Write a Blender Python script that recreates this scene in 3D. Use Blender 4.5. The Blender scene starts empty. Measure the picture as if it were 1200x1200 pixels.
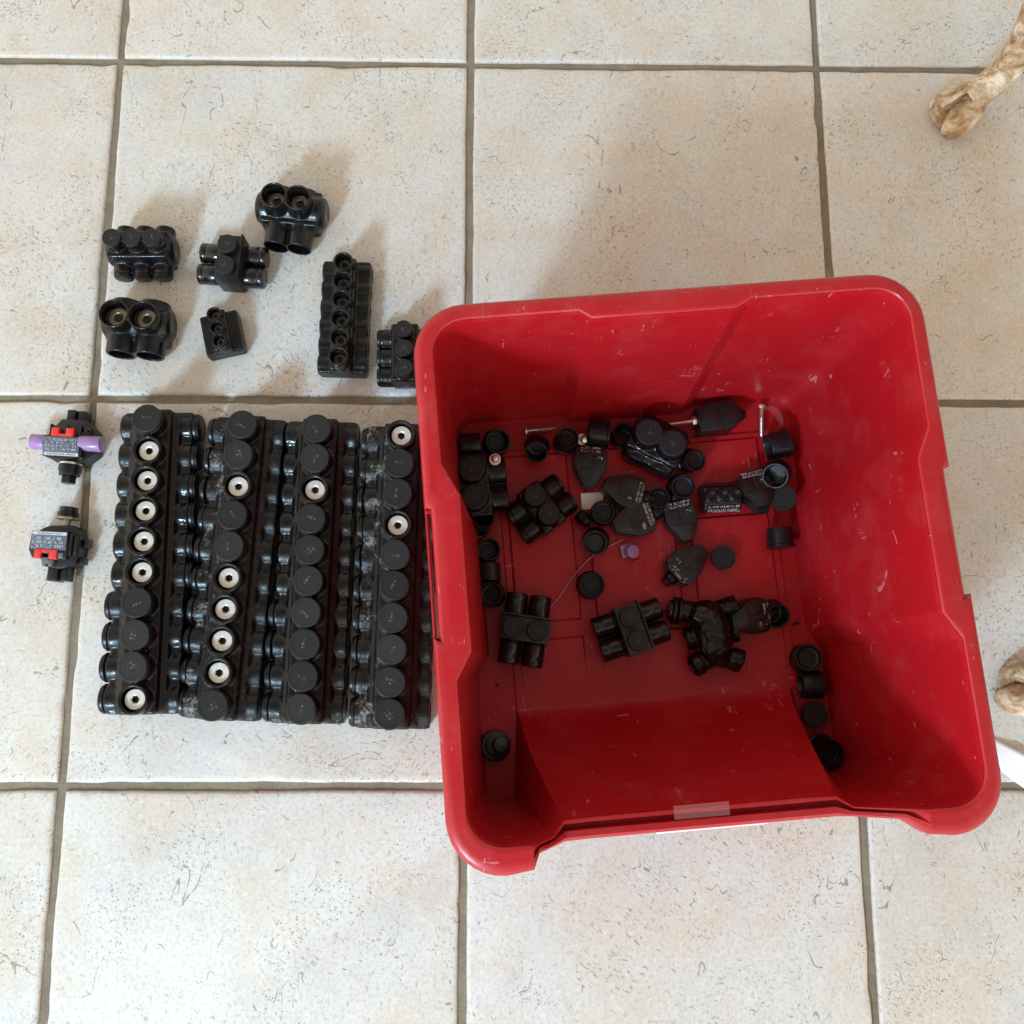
import bpy, bmesh, math, random
from mathutils import Vector, Matrix, Euler
R = math.radians
PI = math.pi
scene = bpy.context.scene
C = scene.collection

# ------------------------------------------------------------------ camera
CAM_LOC = Vector((0.35921, -0.55771, 0.75854))
CAM_ROT = Euler((0.16635, -0.01385, 0.00085), 'XYZ')
FPX = 1039.23
cd = bpy.data.cameras.new('camera')
cam = bpy.data.objects.new('camera', cd)
C.objects.link(cam)
cam.location = CAM_LOC
cam.rotation_euler = CAM_ROT
cd.sensor_width = 36
cd.lens = FPX / 1200 * 36
cd.clip_start = 0.02
cd.clip_end = 50
scene.camera = cam
RM = CAM_ROT.to_matrix()

# ------------------------------------------------------------------ light
w = bpy.data.worlds.new('World')
scene.world = w
w.use_nodes = True
bg = w.node_tree.nodes['Background']
# a warm room: walls brighter than the dim ceiling overhead
_nt = w.node_tree
_tc = _nt.nodes.new('ShaderNodeTexCoord')
_sx = _nt.nodes.new('ShaderNodeSeparateXYZ')
_rp = _nt.nodes.new('ShaderNodeValToRGB')
_nt.links.new(_tc.outputs['Generated'], _sx.inputs[0])
_nt.links.new(_sx.outputs[2], _rp.inputs[0])
_rp.color_ramp.elements[0].position = 0.15
_rp.color_ramp.elements[0].color = (1.0, 0.905, 0.775, 1)
_rp.color_ramp.elements[1].position = 1.0
_rp.color_ramp.elements[1].color = (0.13, 0.12, 0.11, 1)
_e = _rp.color_ramp.elements.new(0.72)
_e.color = (0.60, 0.53, 0.44, 1)
# the glazed side of the room (towards the window lamp) is brighter than the far side
_dp = _nt.nodes.new('ShaderNodeVectorMath')
_dp.operation = 'DOT_PRODUCT'
_dp.inputs[1].default_value = (-0.47, -0.88, 0.0)
_nt.links.new(_tc.outputs['Generated'], _dp.inputs[0])
_mr = _nt.nodes.new('ShaderNodeMapRange')
_mr.inputs['From Min'].default_value = -1
_mr.inputs['From Max'].default_value = 1
_mr.inputs['To Min'].default_value = 0.60
_mr.inputs['To Max'].default_value = 1.48
_nt.links.new(_dp.outputs['Value'], _mr.inputs[0])
_ml = _nt.nodes.new('ShaderNodeVectorMath')
_ml.operation = 'SCALE'
_nt.links.new(_rp.outputs[0], _ml.inputs[0])
_nt.links.new(_mr.outputs[0], _ml.inputs['Scale'])
_nt.links.new(_ml.outputs[0], bg.inputs[0])
bg.inputs[1].default_value = 1.57

def area(name, loc, target, sx, sy, power, col):
    ld = bpy.data.lights.new(name, 'AREA')
    ld.shape = 'RECTANGLE'
    ld.size = sx
    ld.size_y = sy
    ld.energy = power
    ld.color = col
    o = bpy.data.objects.new(name, ld)
    C.objects.link(o)
    o.location = loc
    o.rotation_euler = (Vector(target) - Vector(loc)).to_track_quat('-Z', 'Y').to_euler()
    return o
# a window low on the left, in front of the things
area('window_light', (-0.78, -2.25, 1.48), (0.30, -0.35, 0.0), 0.30, 0.46, 66, (0.50, 0.77, 1.0))

scene.view_settings.view_transform = 'Standard'
scene.view_settings.look = 'None'
scene.view_settings.exposure = 0.0
scene.view_settings.gamma = 1.0
scene.render.engine = 'CYCLES'

# ------------------------------------------------------------------ helpers
def at(u, v, z=0.0):
    """point at height z seen at photo pixel u, v (1200 px photo)"""
    d = RM @ Vector(((u - 600) / FPX, -(v - 600) / FPX, -1.0))
    t = (z - CAM_LOC.z) / d.z
    return CAM_LOC + d * t

def tag(o, label=None, cat=None, group=None, kind=None):
    if label: o['label'] = label
    if cat: o['category'] = cat
    if group: o['group'] = group
    if kind: o['kind'] = kind
    return o

def thing(name, label, cat, loc=(0, 0, 0), rot=(0, 0, 0), group=None):
    o = bpy.data.objects.new(name, None)
    o.empty_display_size = 0.01
    C.objects.link(o)
    o.location = loc
    o.rotation_euler = rot if not isinstance(rot, (int, float)) else (0, 0, rot)
    return tag(o, label, cat, group)

def finish(me, mat, smooth=40):
    if mat is not None and not me.materials:
        me.materials.append(mat)
    if smooth:
        for p in me.polygons: p.use_smooth = True
        me.set_sharp_from_angle(angle=R(smooth))

def link(name, me, parent=None, loc=None, rot=None):
    o = bpy.data.objects.new(name, me)
    C.objects.link(o)
    if parent is not None: o.parent = parent
    if loc is not None: o.location = loc
    if rot is not None: o.rotation_euler = rot
    return o

def mk(name, bm, mat, parent=None, loc=None, rot=None, smooth=40):
    me = bpy.data.meshes.new(name)
    bmesh.ops.recalc_face_normals(bm, faces=bm.faces)
    bm.to_mesh(me)
    bm.free()
    finish(me, mat, smooth)
    return link(name, me, parent, loc, rot)

def copy_tree(o, parent=None):
    c = o.copy()
    C.objects.link(c)
    if parent is not None: c.parent = parent
    for ch in list(o.children): copy_tree(ch, c)
    return c

def box(bm, x0, x1, y0, y1, z0, z1, bev=0, M=None, seg=2):
    r = bmesh.ops.create_cube(bm, size=1)
    vs = r['verts']
    for v in vs:
        v.co = Vector((x0 + (v.co.x + .5) * (x1 - x0), y0 + (v.co.y + .5) * (y1 - y0), z0 + (v.co.z + .5) * (z1 - z0)))
    if bev:
        es = list({e for v in vs for e in v.link_edges})
        rr = bmesh.ops.bevel(bm, geom=es, offset=bev, segments=seg, affect='EDGES', profile=.5)
        vs = [v for v in rr['verts']]
        vs = list({v for f in rr['faces'] for v in f.verts} | set(vs))
    if M is not None:
        for v in vs: v.co = M @ v.co

def lathe(bm, prof, seg=32, M=None, closed=False, caps=True):
    """profile of (r, z) turned round z"""
    rings = []
    for r, z in prof:
        if r < 1e-7:
            p = Vector((0, 0, z))
            rings.append([bm.verts.new(M @ p if M is not None else p)])
        else:
            ring = []
            for i in range(seg):
                a = 2 * PI * i / seg
                p = Vector((r * math.cos(a), r * math.sin(a), z))
                ring.append(bm.verts.new(M @ p if M is not None else p))
            rings.append(ring)
    pairs = list(zip(rings, rings[1:]))
    if closed: pairs.append((rings[-1], rings[0]))
    for a, b in pairs:
        if len(a) == 1 and len(b) == 1: continue
        for i in range(seg):
            j = (i + 1) % seg
            if len(a) == 1: bm.faces.new((a[0], b[i], b[j]))
            elif len(b) == 1: bm.faces.new((a[i], b[0], a[j]))
            else: bm.faces.new((a[i], b[i], b[j], a[j]))
    if caps and not closed:
        if len(rings[0]) > 1: bm.faces.new(rings[0])
        if len(rings[-1]) > 1: bm.faces.new(rings[-1])

def cyl(bm, r, z0, z1, seg=32, M=None, bev=0):
    if bev: lathe(bm, [(r - bev, z0), (r - bev * .3, z0 + bev * .3), (r, z0 + bev), (r, z1 - bev), (r - bev * .3, z1 - bev * .3), (r - bev, z1)], seg, M)
    else: lathe(bm, [(r, z0), (r, z1)], seg, M)

def tube(bm, ro, ri, z0, z1, seg=32, M=None):
    m = (ro - ri) * .3
    lathe(bm, [(ri, z0), (ro, z0), (ro, z1 - m), (ro - m, z1), (ri + m, z1), (ri, z1 - m)], seg, M, closed=True)

def prism(bm, pts, z0, z1, bev=0, M=None):
    """extruded outline with a chamfered top"""
    n = len(pts)
    cx = sum(p[0] for p in pts) / n
    cy = sum(p[1] for p in pts) / n
    def ring(s, z):
        out = []
        for x, y in pts:
            d = Vector((x - cx, y - cy))
            L = d.length
            d = d * ((L - s) / L) if L > 0 else d
            p = Vector((cx + d.x, cy + d.y, z))
            out.append(bm.verts.new(M @ p if M is not None else p))
        return out
    rs = [ring(0, z0), ring(0, z1 - bev)]
    if bev: rs += [ring(bev * .3, z1 - bev * .3), ring(bev, z1)]
    for a, b in zip(rs, rs[1:]):
        for i in range(n):
            j = (i + 1) % n
            bm.faces.new((a[i], a[j], b[j], b[i]))
    bm.faces.new(rs[0][::-1])
    bm.faces.new(rs[-1])

def sweep(bm, path, rad, seg=10, squash=1.0):
    """tube along points; rad is a number or list"""
    pts = [Vector(p) for p in path]
    n = len(pts)
    rings = []
    up = Vector((0, 0, 1))
    for i, p in enumerate(pts):
        t = (pts[min(i + 1, n - 1)] - pts[max(i - 1, 0)]).normalized()
        a = t.cross(up)
        if a.length < 1e-3: a = t.cross(Vector((1, 0, 0)))
        a.normalize()
        b = a.cross(t).normalized()
        r = rad[i] if isinstance(rad, (list, tuple)) else rad
        rings.append([bm.verts.new(p + a * (r * math.cos(2 * PI * k / seg)) + b * (r * squash * math.sin(2 * PI * k / seg))) for k in range(seg)])
    for A, B in zip(rings, rings[1:]):
        for k in range(seg):
            j = (k + 1) % seg
            bm.faces.new((A[k], A[j], B[j], B[k]))
    bm.faces.new(rings[0][::-1])
    bm.faces.new(rings[-1])

def remesh(bm, voxel, smooth=4, fac=.5):
    """melts the overlapping solids of a bmesh into one dipped skin"""
    me = bpy.data.meshes.new('tmp')
    bmesh.ops.recalc_face_normals(bm, faces=bm.faces)
    bm.to_mesh(me)
    bm.free()
    o = bpy.data.objects.new('tmp', me)
    C.objects.link(o)
    m = o.modifiers.new('r', 'REMESH')
    m.mode = 'VOXEL'
    m.voxel_size = voxel
    s = o.modifiers.new('s', 'SMOOTH')
    s.iterations = smooth
    s.factor = fac
    dg = bpy.context.evaluated_depsgraph_get()
    dg.update()
    out = bpy.data.meshes.new_from_object(o.evaluated_get(dg))
    out.materials.clear()
    bpy.data.objects.remove(o)
    bpy.data.meshes.remove(me)
    return out

RX = Matrix.Rotation(PI / 2, 4, 'Y')          # z axis -> +x
RXN = Matrix.Rotation(-PI / 2, 4, 'Y')        # z axis -> -x
def T(x, y, z): return Matrix.Translation((x, y, z))

# ------------------------------------------------------------------ materials
class NT:
    def __init__(self, name):
        self.m = bpy.data.materials.new(name)
        self.m.use_nodes = True
        self.t = self.m.node_tree
        self.n = self.t.nodes
        self.b = self.n['Principled BSDF']
    def node(self, ty, **kw):
        nd = self.n.new(ty)
        for k, v in kw.items():
            if k.startswith('i_'):
                nd.inputs[k[2:].replace('_', ' ')].default_value = v
            else: setattr(nd, k, v)
        return nd
    def lk(self, a, b): self.t.links.new(a, b)
    def math(self, op, a, b=None, clamp=False):
        nd = self.n.new('ShaderNodeMath')
        nd.operation = op
        nd.use_clamp = clamp
        for i, v in enumerate((a, b)):
            if v is None: continue
            if isinstance(v, (int, float)): nd.inputs[i].default_value = v
            else: self.lk(v, nd.inputs[i])
        return nd.outputs[0]
    def coord(self, out='Object', scale=(1, 1, 1), rot=(0, 0, 0), rand=False):
        tc = self.n.new('ShaderNodeTexCoord')
        mp = self.n.new('ShaderNodeMapping')
        mp.inputs['Scale'].default_value = scale
        mp.inputs['Rotation'].default_value = rot
        src = tc.outputs[out]
        if rand:
            oi = self.n.new('ShaderNodeObjectInfo')
            vm = self.n.new('ShaderNodeVectorMath')
            vm.operation = 'MULTIPLY_ADD'
            cv = self.n.new('ShaderNodeCombineXYZ')
            self.lk(oi.outputs['Random'], cv.inputs[0])
            self.lk(oi.outputs['Random'], cv.inputs[1])
            cv.inputs[2].default_value = 0
            self.lk(cv.outputs[0], vm.inputs[0])
            vm.inputs[1].default_value = (17.3, 9.1, 0)
            self.lk(src, vm.inputs[2])
            src = vm.outputs[0]
        self.lk(src, mp.inputs[0])
        return mp.outputs[0]
    def noise(self, vec, scale, detail=2, rough=.5, dist=0):
        nd = self.node('ShaderNodeTexNoise')
        nd.inputs['Scale'].default_value = scale
        nd.inputs['Detail'].default_value = detail
        nd.inputs['Roughness'].default_value = rough
        nd.inputs['Distortion'].default_value = dist
        self.lk(vec, nd.inputs['Vector'])
        return nd.outputs[0]
    def ramp(self, fac, stops):
        nd = self.n.new('ShaderNodeValToRGB')
        e = nd.color_ramp.elements
        while len(e) < len(stops): e.new(.5)
        for i, (p, c) in enumerate(stops):
            e[i].position = p
            e[i].color = c if isinstance(c, tuple) and len(c) == 4 else ((c, c, c, 1) if isinstance(c, (int, float)) else (*c, 1))
        self.lk(fac, nd.inputs[0])
        return nd.outputs[0]
    def mix(self, fac, a, b):
        nd = self.n.new('ShaderNodeMix')
        nd.data_type = 'RGBA'
        for s, v in ((nd.inputs[0], fac), (nd.inputs[6], a), (nd.inputs[7], b)):
            if isinstance(v, (int, float)): s.default_value = v
            elif isinstance(v, tuple): s.default_value = (*v, 1) if len(v) == 3 else v
            else: self.lk(v, s)
        return nd.outputs[2]
    def bump(self, h, strength, dist):
        nd = self.n.new('ShaderNodeBump')
        nd.inputs['Strength'].default_value = strength
        nd.inputs['Distance'].default_value = dist
        self.lk(h, nd.inputs['Height'])
        self.lk(nd.outputs[0], self.b.inputs['Normal'])
        return nd
    def col(self, v):
        if isinstance(v, tuple): self.b.inputs['Base Color'].default_value = (*v, 1)
        else: self.lk(v, self.b.inputs['Base Color'])
    def rough(self, v):
        if isinstance(v, (int, float)): self.b.inputs['Roughness'].default_value = v
        else: self.lk(v, self.b.inputs['Roughness'])

def simple(name, col, rough, metal=0, spec=.5, nscale=300, var=.15, bump=.15, bd=.0003):
    m = NT(name)
    v = m.coord(rand=True)
    n = m.noise(v, nscale, 4, .6)
    lo = tuple(c * (1 - var) for c in col)
    hi = tuple(min(1, c * (1 + var)) for c in col)
    m.col(m.ramp(n, [(.3, lo), (.7, hi)]))
    m.rough(m.ramp(m.noise(v, nscale * .3, 3), [(.3, max(0, rough - .08)), (.7, min(1, rough + .08))]))
    m.b.inputs['Metallic'].default_value = metal
    m.b.inputs['Specular IOR Level'].default_value = spec
    if bump: m.bump(n, bump, bd)
    return m.m

def tile_material():
    m = NT('ceramic_tile')
    v = m.coord(rand=True)
    big = m.noise(v, 5, 4, .6)
    med = m.noise(v, 14, 5, .6, .6)
    fine = m.noise(v, 330, 3, .6)
    base = m.ramp(big, [(.32, (.65, .605, .545)), (.5, (.70, .68, .645)), (.68, (.64, .635, .625))])
    warm = m.ramp(med, [(.44, 0.0), (.62, 1.0)])
    base = m.mix(m.math('MULTIPLY', warm, .60), base, (.67, .56, .44))
    grey = m.ramp(m.noise(v, 22, 5, .65, .4), [(.52, 0.0), (.72, 1.0)])
    base = m.mix(m.math('MULTIPLY', grey, .38), base, (.50, .485, .46))
    sp = m.ramp(fine, [(.36, 0.0), (.5, 1.0)])
    base = m.mix(m.math('MULTIPLY', m.math('SUBTRACT', 1.0, sp), .48), base, (.46, .43, .39))
    wt = m.ramp(m.noise(v, 180, 3, .6), [(.56, 0.0), (.68, 1.0)])
    base = m.mix(m.math('MULTIPLY', wt, .55), base, (.76, .75, .735))
    marks = []
    # short strokes, mostly leaning to the right
    def strokes(rot, sx, sy, width, thresh, cl_scale, c0, c1):
        cv = m.coord(rot=(0, 0, rot), scale=(1, 1, 1), rand=True)
        # wobble
        dn = m.node('ShaderNodeTexNoise')
        dn.inputs['Scale'].default_value = 120
        m.lk(cv, dn.inputs['Vector'])
        va = m.n.new('ShaderNodeVectorMath')
        va.operation = 'MULTIPLY_ADD'
        m.lk(dn.outputs['Color'], va.inputs[0])
        va.inputs[1].default_value = (.006, .006, 0)
        m.lk(cv, va.inputs[2])
        mp = m.n.new('ShaderNodeMapping')
        mp.inputs['Scale'].default_value = (sx, sy, 1)
        m.lk(va.outputs[0], mp.inputs[0])
        vo = m.node('ShaderNodeTexVoronoi', voronoi_dimensions='2D')
        vo.inputs['Scale'].default_value = 1
        vo.inputs['Randomness'].default_value = 1
        m.lk(mp.outputs[0], vo.inputs['Vector'])
        sep = m.n.new('ShaderNodeSeparateColor')
        m.lk(vo.outputs['Color'], sep.inputs[0])
        pres = m.math('GREATER_THAN', sep.outputs[0], thresh)
        size = m.math('MULTIPLY', m.math('ADD', sep.outputs[1], .35), width)
        hit = m.math('LESS_THAN', vo.outputs['Distance'], size)
        cl = m.ramp(m.noise(v, cl_scale, 3, .6), [(c0, 0.0), (c1, 1.0)])
        return m.math('MULTIPLY', m.math('MULTIPLY', pres, hit), cl)
    marks.append(strokes(R(-50), 110, 480, .20, .74, 9, .50, .62))
    marks.append(strokes(R(-15), 170, 560, .22, .80, 13, .50, .64))
    marks.append(strokes(R(-75), 100, 520, .20, .84, 11, .48, .62))
    marks.append(strokes(R(-60), 400, 480, .26, .72, 12, .50, .60))
    # long hairline cracks, broken into pieces
    cn = m.noise(m.coord(rot=(0, 0, R(-40)), scale=(1, 1.9, 1), rand=True), 9, 3, .55, .5)
    line = m.math('LESS_THAN', m.math('ABSOLUTE', m.math('SUBTRACT', cn, .5)), .0030)
    seg = m.math('GREATER_THAN', m.noise(v, 34, 3, .65), .545)
    seg2 = m.math('GREATER_THAN', m.noise(v, 190, 2, .6), .44)
    crack = m.math('MULTIPLY', m.math('MULTIPLY', line, seg), seg2)
    marks.append(crack)
    tot = marks[0]
    for k in marks[1:]: tot = m.math('MAXIMUM', tot, k)
    dk = m.mix(m.noise(v, 60), (.16, .125, .095), (.36, .30, .25))
    col = m.mix(m.math('MULTIPLY', tot, .75), base, dk)
    oi = m.n.new('ShaderNodeObjectInfo')
    tint = m.ramp(oi.outputs['Random'], [(0, (.95, .93, .915)), (.5, (1, 1, 1)), (1, (.95, .965, .97))])
    mm = m.n.new('ShaderNodeMix')
    mm.data_type = 'RGBA'
    mm.blend_type = 'MULTIPLY'
    mm.inputs[0].default_value = 1
    m.lk(col, mm.inputs[6])
    m.lk(tint, mm.inputs[7])
    m.col(mm.outputs[2])
    m.rough(m.ramp(med, [(.3, .38), (.7, .55)]))
    m.b.inputs['Specular IOR Level'].default_value = .4
    h = m.math('SUBTRACT', m.math('MULTIPLY', m.noise(v, 45, 6, .65), .7), m.math('MULTIPLY', tot, .5))
    m.bump(h, .55, .0014)
    return m.m

def grout_material():
    m = NT('grout')
    v = m.coord()
    n = m.noise(v, 900, 3, .7)
    n2 = m.noise(v, 25, 4, .6)
    n2 = m.math('ADD', m.math('MULTIPLY', n2, .55), m.math('MULTIPLY', m.noise(v, 110, 4, .7), .45))
    c = m.mix(m.ramp(n2, [(.3, 0.0), (.7, 1.0)]), (.185, .150, .108), (.34, .285, .21))
    sp = m.ramp(n, [(.58, 0.0), (.7, 1.0)])
    m.col(m.mix(m.math('MULTIPLY', sp, .4), c, (.42, .38, .31)))
    m.rough(.9)
    m.bump(m.math('ADD', n, m.noise(v, 160, 3, .6)), .8, .0012)
    return m.m

def red_material(name, wear):
    m = NT(name)
    v = m.coord()
    n = m.noise(v, 9, 4, .6)
    base = m.mix(n, (.385, .0055, .011), (.45, .010, .016))
    def scr(rot, sc, sxy, w, t):
        cv = m.coord(rot=rot, scale=sxy)
        s = m.noise(cv, sc, 2, .5, .3)
        l = m.math('LESS_THAN', m.math('ABSOLUTE', m.math('SUBTRACT', s, .5)), w)
        msk = m.math('GREATER_THAN', m.noise(m.coord(rot=rot), 38, 3, .7), t)
        return m.math('MULTIPLY', l, msk)
    a = scr((.3, .2, R(25)), 95, (1, .06, .06), .0060, .63)
    b = scr((.5, 1.1, R(-50)), 110, (.06, 1, .08), .0055, .64)
    c = scr((1.2, .1, R(80)), 120, (1, .07, .05), .0050, .64)
    d = m.math('GREATER_THAN', m.noise(v, 420, 2, .6), .765)
    tot = m.math('MAXIMUM', m.math('MAXIMUM', a, b), m.math('MAXIMUM', c, d))
    haze = m.ramp(m.noise(v, 26, 5, .7), [(.5, 0.0), (.75, 1.0)])
    col = m.mix(m.math('MULTIPLY', haze, .07 * wear), base, (.70, .30, .30))
    col = m.mix(m.math('MULTIPLY', tot, .30 * wear), col, (.75, .42, .42))
    m.col(col)
    m.rough(m.ramp(m.noise(v, 30, 4, .6), [(.3, .27), (.7, .42)]))
    m.b.inputs['Specular IOR Level'].default_value = .45
    h = m.math('SUBTRACT', m.math('MULTIPLY', m.noise(v, 1100, 2), .25), m.math('MULTIPLY', tot, .4))
    m.bump(h, .18, .0004)
    return m.m

def dip_material(name, chalk=0.0, rough=.07):
    m = NT(name)
    v = m.coord(rand=True)
    n = m.noise(v, 70, 3, .5)
    n2 = m.noise(v, 260, 2, .5)
    dust = m.ramp(m.noise(v, 38, 5, .7), [(.48, 0.0), (.75, 1.0)])
    base = m.mix(m.math('MULTIPLY', dust, .45), (.0045, .0045, .0055), (.024, .021, .019))
    rg = m.ramp(m.noise(v, 45, 4, .65), [(.38, rough + .05), (.62, rough + .33)])
    if chalk:
        cm = m.math('MULTIPLY', m.ramp(m.noise(v, 55, 6, .72), [(.53, 0.0), (.61, 1.0)]), m.ramp(m.noise(v, 420, 4, .7), [(.42, 0.0), (.60, 1.0)]))
        # spilt on the side of the strip that faces its neighbour
        sp = m.n.new('ShaderNodeSeparateXYZ')
        tc = m.n.new('ShaderNodeTexCoord')
        m.lk(tc.outputs['Object'], sp.inputs[0])
        side = m.ramp(m.math('MULTIPLY', m.math('ADD', sp.outputs[0], .03), 24.0), [(0.15, 1.0), (.75, 0.12)])
        cm = m.math('MULTIPLY', m.math('MULTIPLY', cm, side), chalk)
        base = m.mix(cm, base, (.30, .28, .26))
        rg = m.mix(cm, rg, (.8, .8, .8))
    m.col(base)
    m.rough(rg)
    m.b.inputs['Specular IOR Level'].default_value = .36
    h = m.math('ADD', n, m.math('MULTIPLY', n2, .12))
    m.bump(h, .5, .0024)
    return m.m

M_TILE = tile_material()
M_GROUT = grout_material()
M_RED = red_material('red_plastic', 1.0)
M_DIP = dip_material('black_dipped_vinyl')
M_DIPC = dip_material('black_dipped_vinyl_chalky', 1.0, .22)
M_CAP = simple('matte_black_rubber', (.0115, .012, .013), .55, spec=.4, nscale=700, var=.35, bump=.25, bd=.0003)
M_CAPG = simple('glossy_black_rubber', (.008, .008, .010), .34, spec=.35, nscale=200, var=.3, bump=.1)
M_MARK = simple('grey_moulded_mark', (.085, .083, .08), .6)
M_SHINY = simple('glossy_black_plastic', (.008, .008, .010), .15, nscale=60, var=.3, bump=.12, bd=.001)
M_BLK = simple('satin_black_plastic', (.009, .009, .010), .34, nscale=150, var=.3, bump=.1)
M_ALU = simple('brushed_aluminium', (.88, .85, .78), .45, metal=.6, nscale=500, var=.08, bump=.2)
M_SOCK = simple('dark_socket', (.02, .018, .016), .5)
M_BORE = simple('brass_bore', (.26, .21, .145), .4, metal=.8)
M_STEEL = simple('zinc_steel', (.72, .68, .62), .3, metal=.9, nscale=400, var=.12)
M_DARKSTEEL = simple('dull_steel', (.33, .29, .23), .4, metal=.9)
M_OLDSTEEL = simple('tarnished_steel', (.16, .14, .115), .45, metal=.8)
M_PURPLE = simple('purple_plastic', (.33, .19, .42), .3, nscale=120, var=.12)
M_REDCLIP = simple('bright_red_plastic', (.75, .045, .04), .35)
M_GREY = simple('slate_grey_plastic', (.12, .13, .155), .4)
M_LABEL = simple('blue_grey_label', (.13, .155, .20), .4, nscale=900, var=.3)
M_PRINT = simple('pale_print', (.55, .60, .66), .5)
M_PRINTD = simple('dim_pale_print', (.60, .54, .51), .6)
M_DARKPRINT = simple('dark_print', (.06, .08, .12), .6)
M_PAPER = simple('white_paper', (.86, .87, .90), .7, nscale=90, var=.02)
M_CLEAR = NT('clear_tape')
M_CLEAR.col((.78, .40, .37))
M_CLEAR.rough(.5)
M_CLEAR.b.inputs['Alpha'].default_value = .08
M_CLEAR = M_CLEAR.m
M_WHITE = simple('white_plastic', (.88, .87, .84), .5)
M_STRING = simple('pinkish_thread', (.50, .24, .22), .6)

def wood_material():
    m = NT('distressed_painted_wood')
    v = m.coord()
    n = m.noise(v, 60, 6, .7, .6)
    n2 = m.noise(m.coord(scale=(1, 1, .35)), 28, 5, .65, .8)
    n3 = m.noise(v, 330, 4, .7)
    c = m.ramp(n, [(.34, (.22, .12, .055)), (.45, (.44, .29, .15)), (.54, (.63, .50, .35)), (.64, (.82, .72, .58))])
    dk = m.ramp(n2, [(.59, 0.0), (.65, 1.0)])
    c = m.mix(m.math('MULTIPLY', dk, .75), c, (.13, .065, .035))
    ck = m.ramp(n3, [(.36, 1.0), (.44, 0.0)])
    c = m.mix(m.math('MULTIPLY', ck, .5), c, (.24, .14, .08))
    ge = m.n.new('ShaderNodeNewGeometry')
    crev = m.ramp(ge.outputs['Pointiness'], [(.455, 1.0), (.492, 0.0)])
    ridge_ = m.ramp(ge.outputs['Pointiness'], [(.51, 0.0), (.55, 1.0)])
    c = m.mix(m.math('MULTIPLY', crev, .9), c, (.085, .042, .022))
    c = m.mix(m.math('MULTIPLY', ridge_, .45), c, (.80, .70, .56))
    m.col(c)
    m.rough(.5)
    h = m.math('ADD', n, m.math('MULTIPLY', n3, .5))
    m.bump(h, .7, .0015)
    return m.m
M_WOOD = wood_material()

# ------------------------------------------------------------------ floor
TS = 0.33
GAP = 0.0068
floor = bpy.data.objects.new('floor', None)
C.objects.link(floor)
floor['kind'] = 'structure'
floor['label'] = 'cream ceramic tile floor with brown grout'
bm = bmesh.new()
box(bm, -1.8, 2.6, -2.4, 1.8, -.03, -.0034)
mk('grout', bm, M_GROUT, floor)
rnd = random.Random(4)
def tile_mesh(seed):
    r = random.Random(seed)
    h = (TS - GAP) / 2
    n = 44
    def edge_wobble():
        a = [0.0] * (n + 1)
        k = [r.uniform(-1, 1) for _ in range(12)]
        for i in range(n + 1):
            t = i / n
            a[i] = .00035 * (math.sin(t * 9 + k[0] * 6) + .6 * math.sin(t * 23 + k[1] * 6)) + r.uniform(-.0002, .0002)
        for _ in range(r.choice((1, 2, 3))):                 # chips
            c = r.randrange(2, n - 2)
            for q in (-1, 0, 1): a[c + q] += r.uniform(.0004, .0014) * (1 if q == 0 else .5)
        return a
    W = [edge_wobble() for _ in range(4)]
    def ring(inset, z, wob):
        out = []
        g = h - inset
        for s in range(4):
            for i in range(n):
                t = -1 + 2 * i / n
                d = g - W[s][i] * wob
                p = [(t * g, -d), (d, t * g), (-t * g, d), (-d, -t * g)][s]
                zz = z - (W[s][i] * .5 if wob > .9 and z > -.002 else 0)
                out.append((p[0], p[1], zz))
        return out
    levels = [ring(0, -.02, .3), ring(0, -.0034, .6), ring(.0002, -.0018, 1), ring(.0010, -.0006, 1), ring(.0026, -.0001, 1), ring(.006, 0, .3)]
    bm = bmesh.new()
    rs = [[bm.verts.new(p) for p in L] for L in levels]
    N = len(rs[0])
    for a, b in zip(rs, rs[1:]):
        for i in range(N):
            j = (i + 1) % N
            bm.faces.new((a[i], a[j], b[j], b[i]))
    bm.faces.new(rs[-1])
    me = bpy.data.meshes.new('tile')
    bm.to_mesh(me)
    bm.free()
    finish(me, M_TILE, 50)
    return me
tms = [tile_mesh(s) for s in range(9)]
for i in range(-3, 6):
    for j in range(-4, 6):
        x = (i + .5) * TS
        y = -(j + .5) * TS
        o = link('tile', tms[rnd.randrange(9)], floor, (x, y, rnd.uniform(-.0003, .0003)), (0, 0, rnd.choice((0, 1, 2, 3)) * PI / 2 + rnd.uniform(-.002, .002)))

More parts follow.
